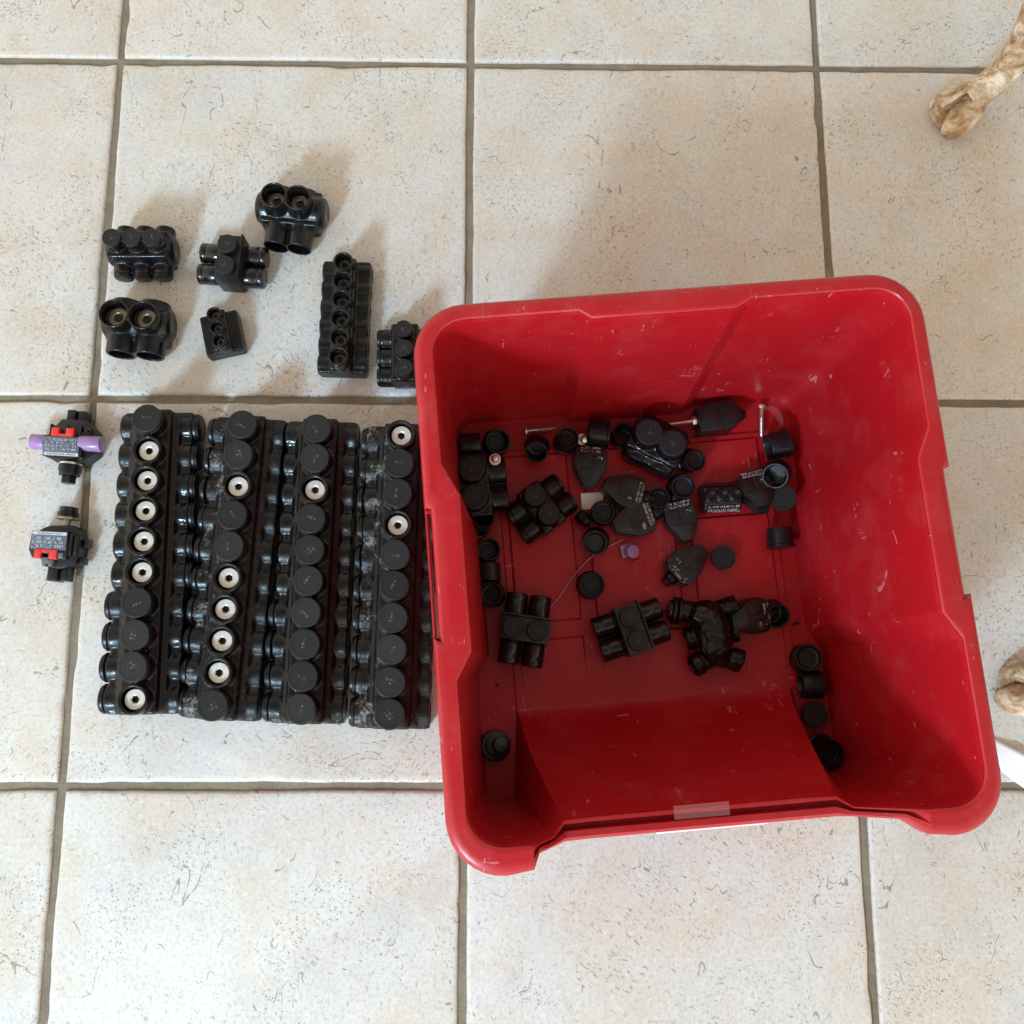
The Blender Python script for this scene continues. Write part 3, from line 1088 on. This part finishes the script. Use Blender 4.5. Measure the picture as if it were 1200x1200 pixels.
        mk('grey_latch', bm, M_GREY, t)
        bolt_parts(t, 3, 20, [('bolt_shaft', 9, 4.2, M_DARKSTEEL, 20), ('washer', 2.6, 13.2, M_DARKSTEEL, 28), ('bolt_cap', 6, 11.5, M_CAPG, 28), ('bolt_cap_upper', 6, 10, M_BLK, 28)], .0125)
    return t
outside_clamp((79.5, 517), R(-3), 'black clamp with two purple round plugs and a red clip above its printed label', False)
outside_clamp((67, 636.5), R(-3), 'black clamp with printed label, red clip below it and a raised steel bolt washer', True)

# ------------------------------------------------------------------ loose things in the bin
ZF = .0074                                   # top of the bin's floor pads
def loose_cap_mesh(r, h, closed=False, deep=.7):
    bm = bmesh.new()
    lathe(bm, [(0, 0), (r * .98, 0), (r * 1.04, .0006), (r * 1.04, .0018), (r * .97, .0024), (r * .95, h * .5), (r * .93, h - .0006), (r * .90, h), (r * .80, h), (r * .76, h - .0006),
               (r * .74, h * (1 - deep) + .0008), (r * .60, h * (1 - deep) + .0002), (r * .58, h * (1 - deep) + .0010), (r * .36, h * (1 - deep) + .0010), (r * .34, h * (1 - deep) + .0004), (0, h * (1 - deep) + .0004)], 36)
    me = bpy.data.meshes.new('loose_cap')
    bmesh.ops.recalc_face_normals(bm, faces=bm.faces)
    bm.to_mesh(me); bm.free()
    finish(me, M_CAPG, 35)
    return me
LC = loose_cap_mesh(.0102, .0145, deep=.30)
LCD = loose_cap_mesh(.0102, .0150, deep=.86)
LC2 = loose_cap_mesh(.0112, .0160, deep=.86)
def face_cap_mesh(r, h):
    bm = bmesh.new()
    lathe(bm, [(0, 0), (r * .8, 0), (r * .86, h * .3), (r * .98, h * .55), (r, h * .9), (r * .97, h), (r * .80, h), (r * .78, h - .0007), (0, h - .0007)], 36)
    me = bpy.data.meshes.new('loose_cap')
    bmesh.ops.recalc_face_normals(bm, faces=bm.faces)
    bm.to_mesh(me); bm.free()
    finish(me, M_CAP, 35)
    return me
FC = face_cap_mesh(.0106, .011)
GC = 'loose round black caps lying in the red bin'
def cap(u, v, kind, label, tilt=(0, 0), yaw=0, z=None, s=1.0, base=ZF):
    me = {'up': LC, 'cup': LCD, 'big': LC2, 'side': LCD, 'face': FC}[kind]
    h = .0145 * s
    if kind == 'side':
        zc = base + .0106 * s
        p = at(u, v, zc)
        o = link('loose_cap', me, None)
        M = Matrix.Rotation(yaw, 4, 'Z') @ Matrix.Rotation(PI / 2, 4, 'Y')
        o.rotation_euler = M.to_euler()
        d = M @ Vector((0, 0, .0072 * s))
        o.location = (p.x - d.x, p.y - d.y, zc)
    else:
        zc = (z if z is not None else base)
        p = at(u, v, zc + h * .9)
        o = link('loose_cap', me, None, (p.x, p.y, zc + abs(math.sin(tilt[0])) * .010 + abs(math.sin(tilt[1])) * .010), (tilt[0], tilt[1], yaw))
    o.scale = (s, s, s)
    tag(o, label, 'cap', GC)
    return o

cap(581, 515, 'cup', 'black cap standing open in the back left corner of the bin', (R(10), R(8)), s=1.12)
cap(551, 523, 'side', 'black cap lying on its side in the back left corner against the left wall', yaw=R(5), s=1.15)
cap(630, 520, 'big', 'deep open black cap tilted to the viewer before the steel screw', (R(38), R(-6)), s=.95)
cap(662, 517, 'up', 'small black cap between the deep open cap and the shiny bolt tip', (R(-8), R(12)), s=.98)
cap(702, 508, 'side', 'black cap lying on its side right of the shiny bolt tip at the back wall', yaw=R(175), s=1.18)
cap(731, 510, 'cup', 'open black cap left of the two capped glossy connector at the back wall', (R(-6), 0), s=.98)
cap(809, 537, 'up', 'black cap right of the two capped glossy connector', (R(12), R(14)))
cap(800, 568, 'up', 'black cap with a small loop below it, above the upright clamp', (R(8), 0), s=1.10)
cap(774, 584, 'cup', 'open black cap between two piercing clamps in the middle of the pile', (0, R(-8)), s=.98)
cap(708.5, 599, 'up', 'black cap touching the small white sticker', (R(6), R(-5)), s=1.05)
cap(700, 631, 'up', 'black cap just below the cap by the white sticker, left of the purple cap', (R(16), R(-10)), s=1.10)
cap(693.5, 684, 'up', 'black cap alone at the end of the pale thread', (R(4), 0), s=1.13)
cap(849, 653, 'face', 'black cap with its matte face up right of the lowest piercing clamp', s=.98)
cap(912, 521, 'side', 'scuffed black cap lying on its side by the curl of clear tape', yaw=R(195), s=1.2)
cap(914, 552, 'cup', 'tilted open black cap leaning on the right wall above the matte faced cap', (R(20), R(-24)), s=1.15, z=ZF + .004)
cap(921, 583, 'face', 'matte faced black cap at the right wall beside the tilted piercing clamp', (0, R(-12)), s=1.05, z=ZF + .006)
cap(914, 631, 'side', 'black cap lying on its side alone at the right wall', yaw=R(93), s=1.12)
cap(907, 717, 'big', 'deep open black cap beside the clamp right of the big dark connector', (R(14), R(6)), s=1.0)
cap(948.5, 773, 'up', 'topmost of the four black caps in the front right gutter', (R(-6), R(-6)), s=1.18, base=.005)
cap(951, 803, 'side', 'black cap on its side, second of the four in the front right gutter', yaw=R(182), s=1.12, base=.005)
cap(957, 838, 'face', 'matte faced black cap, third of the four in the front right gutter', s=1.0, base=.005)
cap(967, 879, 'up', 'lowest of the four black caps in the front right gutter', (R(8), R(10)), s=1.18, base=.005)
cap(558, 615, 'cup', 'black cap in the left gutter just below the big two lobed connector', (R(-20), R(20)), s=1.12, z=ZF + .003)
cap(571, 644, 'cup', 'open black cap in the left gutter showing its thick ring rim', (0, R(6)), s=1.02)
cap(573, 671, 'side', 'black cap lying on its side in the left gutter above an open cap', yaw=R(90), s=1.02)
cap(577, 695, 'big', 'open black cap in the left gutter beside the upright capped block', (R(4), R(-6)), s=.98)

# knob with ribbed top alone at the front left
p = at(579, 876, .018)
t = thing('gland_fitting', 'round black fitting with a ribbed nut on top, alone in the front left gutter', 'fitting', (p.x, p.y, .005), (R(-8), R(14), 0))
bm = bmesh.new()
lathe(bm, [(0, 0), (.0112, 0), (.0124, .001), (.0126, .005), (.0118, .0062), (.0088, .0066), (.0086, .0095), (.0070, .0100), (0, .0100)], 36)
mk('flange', bm, M_CAPG, t)
bm = bmesh.new()
pts = []
for i in range(36):
    a = 2 * PI * i / 36
    r = .0062 + (.0006 if i % 3 == 0 else 0)
    pts.append((r * math.cos(a) + .0022, r * math.sin(a)))
prism(bm, pts, .009, .0165, .0006)
mk('ribbed_nut', bm, M_BLK, t)

# tap blocks in the bin
GB = 'capped blocks lying in the red bin'
for (a, b, lab, r_) in (((602, 735), (629.5, 739), 'black block with two caps and upright sleeves at the lower left of the pile', 0),
                        ((739, 724), (748, 749.6), 'black block with two caps and sleeves lying sideways below the purple cap', 0)):
    loc, rz = place_angle(a, b, ZF + .035)
    tap_block((loc.x, loc.y, ZF), rz, lab, GB)

# dipped connectors in the bin
GD = 'glossy black connectors lying in the red bin'
small_connector(2, .0215, .0125, .0130, .0215, .0180, .0145, .028, .0116, .0090, .0400, (762, 507), (787, 519), 'CC', ('..', '..'),
                'glossy black connector with two round caps on top at the middle of the back wall', group=GD, z0=ZF, ends=.001, barrel=(.0150, .0160, .000), smooth=9, wing=(.0220, .0250), wbev=.0070)
small_connector(2, .0190, .0095, .0110, .0240, .0240, .0115, .024, .0093, .0072, .0330, (627, 580), (643.5, 602), 'CC', ('PP', 'PP'),
                'black cross shaped connector with two caps and slanted sleeves left of the pile', group=GD, z0=ZF, ends=.002)
t = small_connector(2, .0235, .0125, .0140, .0200, .0280, .0140, .027, .0112, .0090, .0360, (553, 551), (556, 580), 'CC', ('..', '..'),
                'big glossy black connector with two lobes in the left back part of the bin', group=GD, z0=ZF, ends=.003)
p = at(838, 742, ZF + .022)
t = thing('splice_connector', 'crumpled dark connector with open sleeves on both sides, largest piece at the lower right', 'connector', (p.x, p.y, ZF), R(6), GD)
bm = bmesh.new()
bmesh.ops.create_uvsphere(bm, u_segments=32, v_segments=20, radius=1, matrix=T(0, -.001, .0165) @ Matrix.Diagonal((.0155, .0255, .0145, 1)))
bmesh.ops.create_uvsphere(bm, u_segments=32, v_segments=20, radius=1, matrix=T(-.006, .016, .018) @ Matrix.Diagonal((.0150, .0120, .0130, 1)))
for x, y, ang, L_, r_, z_ in ((-.004, .017, 168, .024, .0092, .014), (-.006, -.001, 186, .019, .0090, .0115), (-.004, -.018, 205, .020, .0095, .0115),
                              (.004, .018, 8, .022, .0092, .013), (.006, .001, -6, .018, .0090, .0115), (.004, -.018, -24, .021, .0098, .0115)):
    A = T(x, y, z_) @ Matrix.Rotation(R(ang), 4, 'Z') @ RX
    L_ *= .88
    cyl(bm, r_ * .92, 0, L_ * .7, 24, A)
    tube(bm, r_, r_ * .72, L_ * .55, L_, 24, A)
me = remesh(bm, .0008, 7)
from mathutils import noise as nz
for v in me.vertices:
    d = Vector((v.co.x, v.co.y * .3, v.co.z - .010))
    if d.length > 1e-4: v.co += d.normalized() * ((nz.noise(v.co * 110) + .4 * nz.noise(v.co * 240)) * .0020)
    v.co.z = max(v.co.z, .0006)
finish(me, M_DIP, 80)
link('vinyl_body', me, t)
# three hole block with worn white print
p = at(848, 580, ZF + .022)
t = thing('three_hole_block', 'small black three hole block with worn white print in the right half of the bin', 'connector', (p.x, p.y, ZF), R(3))
me = dipped(3, .0105, .0058, .0075, .0110, .0110, .0085, .019, .0050, .0034, .0225, .0006, wing=(.0118, .0165), ridge=.0)
finish(me, M_BLK, 60)
o = link('vinyl_body', me, t, rot=(0, 0, PI / 2))
bm = print_mesh(.027, .0110, 3, 40, .0003, .97)
mk('printed_text', bm, M_PRINTD, t, (.0005, -.0088, .0170), (R(6), 0, 0))['kind'] = 'stuff'

# flat piercing clamps in the bin
def hexclamp_meshes():
    bm = bmesh.new()
    pts = [(-.0080, .0180), (.0080, .0180), (.0136, .0140), (.0142, .002), (.0125, -.003), (.0048, -.0172), (-.0048, -.0172), (-.0125, -.003), (-.0142, .002), (-.0136, .0140)]
    prism(bm, pts, 0, .0150, .0012)
    prism(bm, [(x * 1.05, y * 1.04) for x, y in pts], .0025, .0065, .0004)
    me = bpy.data.meshes.new('clamp_shell')
    bmesh.ops.recalc_face_normals(bm, faces=bm.faces)
    bm.to_mesh(me); bm.free()
    finish(me, M_BLK, 30)
    return me
HX = hexclamp_meshes()
def hexclamp(u, v, rz, label, seed, tilt=(0, 0), z=ZF, dim=1.0, stud=True):
    p = at(u, v, z + .015)
    t = thing('flat_clamp', label, 'wire clamp', (p.x, p.y, z + abs(math.sin(tilt[0])) * .016 + abs(math.sin(tilt[1])) * .013), (tilt[0], tilt[1], rz), 'flat tapered clamps lying in the red bin')
    link('clamp_shell', HX, t)
    mk('printed_text', print_mesh(.0190, .0058, 2, seed, dens=.97), M_PRINTD, t, (-.0005, .0142, .01505))['kind'] = 'stuff'
    bm = bmesh.new()
    lathe(bm, [(.0044, 0), (.0044, .0004), (.0040, .0006), (.0036, .0001), (0, .0001)], 24, Matrix.Diagonal((1, .8, 1, 1)))
    sk = mk('number_window', bm, M_SOCK, t, (.0075, .0070, .0150))
    mk('printed_number', print_mesh(.0052, .0040, 1, seed + 3, dens=1), M_PRINT, sk, (0, 0, .0002))
    bm = bmesh.new()
    box(bm, -.0006, .0006, -.002, .0112, 0, .00025)
    box(bm, -.0012, -.0008, .0015, .0112, 0, .0002)
    box(bm, -.009, -.0055, .0040, .0052, 0, .0006)
    mk('seam_line', bm, M_SOCK, t, (0, 0, .0150))
    bm = bmesh.new()
    prism(bm, [(-.0112, -.0006), (-.0022, -.0006), (-.0022, .0105), (-.0118, .0105)], 0, .0008, .0003)
    prism(bm, [(-.0040, -.0150), (.0040, -.0150), (.0100, -.0034), (-.0100, -.0034)], 0, .0007, .0003)
    mk('raised_panel', bm, M_BLK, t, (0, 0, .0149))
    if stud:
        bm = bmesh.new()
        cyl(bm, .0062, 0, .0042, 24, bev=.0005)
        cyl(bm, .0040, .0042, .0085, 6, bev=.0004)
        mk('bolt_head', bm, M_CAPG, t, (0, .0188, .0072), (-PI / 2, 0, 0))
    return t
hexclamp(692, 546, R(-4), 'flat clamp pointing down at the upper left of the pile, below the shiny bolt tip', 51, stud=False)
hexclamp(731, 573, R(-107), 'flat clamp with its print to the right, overlapped by the glossy two capped connector', 52, z=ZF + .002)
hexclamp(743, 609, R(-71), 'flat clamp just above the purple cap', 53, (R(3), 0))
hexclamp(801, 610, R(14), 'flat clamp pointing down right of the middle, its print along the top edge', 54)
hexclamp(809, 658, R(131), 'lowest flat clamp in the middle with its print at the lower left', 55, z=ZF)
hexclamp(889, 580, R(12), 'tilted flat clamp beside the small three hole block, at the right wall', 56, (R(-20), R(-4)), stud=False)
hexclamp(874, 722, R(-80), 'flat clamp between the crumpled dark connector and a deep open cap', 57, (R(-12), R(10)))

# clamp with a long bolt at the back wall
p = at(842, 488, .024)
t = thing('bolted_clamp', 'black box shaped clamp with a long steel bolt pointing left at the back wall', 'wire clamp', (p.x, p.y, ZF), R(9))
bm = bmesh.new()
prism(bm, [(-.018, -.0115), (.010, -.0125), (.0185, -.007), (.0195, .006), (.012, .0125), (-.002, .0125), (-.0185, .0095)], 0, .0190, .0014)
box(bm, .0015, .0032, -.012, .012, .0150, .0202, .0004)
box(bm, -.016, .000, -.0085, .0085, .0180, .0198, .0005)
mk('clamp_body', bm, M_BLK, t)
bm = bmesh.new()
cyl(bm, .0050, 0, .0040, 24, T(.0190, 0, .010) @ RX, bev=.0005)
cyl(bm, .0036, .0035, .0065, 24, T(.0190, 0, .010) @ RX, bev=.0005)
mk('knob', bm, M_CAPG, t)
bm = bmesh.new()
cyl(bm, .0040, 0, .0038, 6, T(-.0226, 0, .0135) @ RX, bev=.0003)
mk('hex_nut', bm, M_STEEL, t)
bm = bmesh.new()
prof = []
zz = 0
while zz < .0245:
    prof += [(.00185, zz), (.00205, zz + .0004)]
    zz += .0008
lathe(bm, [(.0012, -.0005)] + prof, 14, T(-.0226, 0, .0135) @ RXN)
mk('bolt_shaft', bm, M_STEEL, t, None, None, 30)

# loose steel screws
def steel_screw(u0, v0, u1, v1, label, z=.0105, head=.0032):
    a = at(u0, v0, z)
    b = at(u1, v1, z - .001)
    d = b - a
    t = thing('steel_screw', label, 'screw', (a.x, a.y, z), math.atan2(d.y, d.x))
    bm = bmesh.new()
    cyl(bm, head, -.0026, 0, 6, RX, bev=.0003)
    mk('hex_head', bm, M_STEEL, t)
    bm = bmesh.new()
    L = d.length
    prof = [(.0019, 0)]
    zz = L * .35
    while zz < L - .002:
        prof += [(.0017, zz), (.0020, zz + .0004)]
        zz += .0008
    prof += [(.0010, L)]
    lathe(bm, prof, 14, RX)
    mk('threaded_shank', bm, M_STEEL, t, None, None, 30)
    return t
steel_screw(619, 505, 652, 502, 'steel screw lying behind the deep open cap at the back wall')
steel_screw(892.5, 478, 892, 512, 'steel screw pointing down from the back right corner beside the curl of clear tape')
# short bolt tips standing in the pile
def bolt_tip(u, v, label, tilt, flange=False, z=ZF + .010):
    p = at(u, v, z + .008)
    t = thing('bolt_tip', label, 'bolt', (p.x, p.y, z), tilt)
    bm = bmesh.new()
    lathe(bm, [(0, -.010), (.0024, -.010), (.0026, .004), (.0030, .0045), (.0032, .007), (.0024, .0085), (.0010, .009), (0, .009)], 24)
    mk('shank', bm, M_STEEL, t)
    bm = bmesh.new()
    lathe(bm, [(.0026, -.001), (.0048, -.001), (.0050, .0), (.0048, .0010), (.0026, .0010)], 24, closed=True)
    mk('collar', bm, M_ALU, t)
bolt_tip(683, 512, 'shiny rounded bolt tip standing between two caps at the back wall', (R(18), R(14), 0))
bolt_tip(580, 536, 'small shiny bolt tip on top of the big connector in the left back part', (R(6), R(2), 0), z=ZF + .026)
# dark ribbed nut left of the white sticker
p = at(680, 602, ZF + .012)
t = thing('ribbed_nut', 'dark ribbed nut between the cross shaped connector and the white sticker', 'nut', (p.x, p.y, ZF + .006), (R(70), 0, R(40)))
bm = bmesh.new()
cyl(bm, .0066, 0, .006, 28, bev=.0006)
mk('flange', bm, M_CAPG, t)
bm = bmesh.new()
cyl(bm, .0044, .006, .012, 6, bev=.0005)
mk('hex_nut', bm, M_BLK, t)
# small loop below a cap
p = at(797, 584, .012)
bm = bmesh.new()
lathe(bm, [(0, 0), (.0030, 0), (.0036, .001), (.0036, .004), (.0026, .0055), (0, .0058)], 20)
tag(mk('rubber_knob', bm, M_GREY, None, (p.x, p.y, ZF)), 'tiny grey rubber knob between a black cap and the upright flat clamp', 'knob')

# crossing plug with discs left of the crumpled connector
p = at(800, 717, ZF + .012)
t = thing('stacked_plug', 'black plug with two thick discs at the left of the crumpled dark connector', 'plug', (p.x, p.y, ZF + .0125), R(172))
bm = bmesh.new()
lathe(bm, [(0, -.012), (.0085, -.012), (.0088, -.002), (.0088, .001)], 30, RX)
mk('barrel', bm, M_CAPG, t)
for x in (.0015, .0060):
    bm = bmesh.new()
    cyl(bm, .0116, 0, .0032, 32, T(x, 0, 0) @ RX, bev=.0008)
    mk('disc', bm, M_CAPG, t)
bm = bmesh.new()
cyl(bm, .0085, .0092, .0122, 32, RX, bev=.0008)
for k in range(8):
    a = k * PI / 4
    cyl(bm, .0010, .0118, .0128, 8, T(0, math.cos(a) * .0065, math.sin(a) * .0065) @ RX)
mk('studded_face', bm, M_BLK, t)

# purple cap
p = at(737, 643, ZF + .010)
t = thing('purple_cap', 'small purple plastic cap with a tilted square base, alone in red floor of bin', 'cap', (p.x, p.y, ZF), (R(14), R(14), R(18)))
t.scale = (.86, .86, .86)
bm = bmesh.new()
box(bm, -.0082, .0050, -.0066, .0066, .001, .0034, .0008)
mk('square_base', bm, M_PURPLE, t)
bm = bmesh.new()
cyl(bm, .0067, .003, .0108, 32, T(.0012, -.0012, 0), bev=.0008)
mk('round_top', bm, M_PURPLE, t)

# white sticker
p = at(694, 587, ZF + .0005)
bm = bmesh.new()
box(bm, -.0095, .0095, -.0070, .0070, 0, .0003)
st = mk('white_sticker', bm, M_WHITE, None, (p.x, p.y, ZF + .0004), (R(3), 0, R(3)))
tag(st, 'small white sticker half covered by a black cap in the middle of the bin', 'sticker')

# pale thread
bm = bmesh.new()
path = [(645, 712), (655, 700), (664, 686), (676, 670), (690, 655), (704, 645), (718, 638), (730, 632)]
sweep(bm, [at(u, v, ZF + .0010 + .0012 * math.sin(i * 1.2) ** 2) for i, (u, v) in enumerate(path)], .0006, 8)
tag(mk('thread', bm, M_STRING), 'pale pinkish thread curving from the purple cap down to the left block', 'thread')
# clear tape curl
bm = bmesh.new()
pts = []
for k in range(13):
    a = lerp(R(115), R(-15), k / 12)
    pts.append((898 + 16 * math.cos(a), 496 - 18 * math.sin(a)))
vs = []
for i, (u, v) in enumerate(pts):
    q = at(u, v, .020 + .0006 * math.sin(i))
    vs.append((bm.verts.new(q), bm.verts.new((q.x, q.y, q.z - .0065)), bm.verts.new((q.x + .0025, q.y + .0012, q.z + .0012))))
for a, b in zip(vs, vs[1:]):
    bm.faces.new((a[0], a[1], b[1], b[0]))
    bm.faces.new((a[2], a[0], b[0], b[2]))
tag(mk('clear_tape_curl', bm, M_CLEAR), 'curled strip of clear tape beside the steel screw in the back right corner', 'tape')
# crumbs
def crumb(u, v, label, s=.002, z=ZF, mat=None):
    p = at(u, v, z)
    bm = bmesh.new()
    r = random.Random(int(u))
    for k in range(3):
        a = r.uniform(0, 6.3)
        sweep(bm, [(0, 0, .0006), (math.cos(a) * s * .6, math.sin(a) * s * .6, .0010), (math.cos(a + .4) * s * 1.2, math.sin(a + .4) * s * 1.2, .0006)], [.0008, .0006, .0002], 6)
    tag(mk('crumb', bm, mat or M_CAPG, None, (p.x, p.y, z)), label, 'debris')
crumb(932, 731, 'black plastic crumb in the right gutter above the four caps', .0032, .005)
crumb(583, 803, 'tiny black crumb in the left gutter below the upright block', .0014, .005)

# ------------------------------------------------------------------ carved chair legs at the right
ch = thing('carved_chair', 'carved wooden chair with worn gilt cream paint, two feet showing at the right edge', 'chair', (.79, -.05, 0))
base = Vector((.79, -.05, 0))
def carved_leg(foot, sx, reach, mesh_only=False, rot=0):
    """hoof-like carved foot with a cabriole leg rising from it"""
    bm = bmesh.new()
    def ell(c, r, rz=0, ry=0):
        M = T(*c) @ Matrix.Rotation(rz, 4, 'Z') @ Matrix.Rotation(ry, 4, 'Y') @ Matrix.Diagonal((r[0], r[1], r[2], 1))
        bmesh.ops.create_uvsphere(bm, u_segments=20, v_segments=12, radius=1, matrix=M)
    # three carved lobes spreading forwards (-x), heel to +x
    ell((-.002, .009, .011), (.021, .0115, .0135), R(14), R(-12))
    ell((.002, -.011, .012), (.025, .0135, .0135), R(36), R(-14))
    ell((.014, .004, .018), (.018, .0120, .0150), R(30), R(-25))
    ell((-.004, -.001, .005), (.021, .0220, .0060), R(20))
    path = [(.008, .002, .020), (.020, .006, .032), (.032, .012, .044), (.038, .023, .064), (.038, .034, .092), (.036, .041, .13), (.034, .040, .20), (.032, .032, .28), (.030, .026, .36)]
    rad = [.0135, .0135, .0130, .0138, .0155, .0180, .021, .024, .026]
    sweep(bm, path, rad, 20)
    # carved ridges running up from the foot
    for dy, l in ((.004, .0),):
        sweep(bm, [(-.018 + l, dy - .004, .013), (-.004, dy, .0255), (.010, dy + .003, .034), (.022, dy + .010, .047)], [.0016, .0026, .0026, .0012], 10)
    me = remesh(bm, .0011, 2)
    finish(me, M_WOOD, 60)
    return me
lm = carved_leg(None, 1, 0)
p1 = at(1124, 124, .012)
p2 = at(1209, 806, .012)
link('leg', lm, ch, Vector((p1.x, p1.y, 0)) - base, (0, 0, R(8)))
link('leg', lm, ch, Vector((p2.x, p2.y, 0)) - base, (0, 0, R(-38)))
# seat frame joins the legs above, outside the picture
bm = bmesh.new()
a = Vector((p1.x, p1.y, 0)) - base
b = Vector((p2.x, p2.y, 0)) - base
box(bm, a.x + .0, a.x + .45, b.y - .03, a.y + .04, .352, .392, .006)
mk('seat_frame', bm, M_WOOD, ch)

# ------------------------------------------------------------------ sheet of white paper under the chair
bm = bmesh.new()
q = [at(1160, 862, .006), at(1215, 893, .003), at(1215, 936, .002), at(1174, 904, .004)]
n = 8
g = []
for i in range(n + 1):
    row = []
    for j in range(n + 1):
        s, t_ = i / n, j / n
        p = q[0].lerp(q[1], s).lerp(q[3].lerp(q[2], s), t_)
        row.append(bm.verts.new((p.x, p.y, .0015 + .006 * s * s + .002 * math.sin(3 * s + 2 * t_) ** 2)))
    g.append(row)
for i in range(n):
    for j in range(n):
        bm.faces.new((g[i][j], g[i + 1][j], g[i + 1][j + 1], g[i][j + 1]))
o = mk('paper', bm, M_PAPER)
sd = o.modifiers.new('t', 'SOLIDIFY')
sd.thickness = .0004
tag(o, 'corner of white paper on the floor at the right edge beside the bin', 'paper')
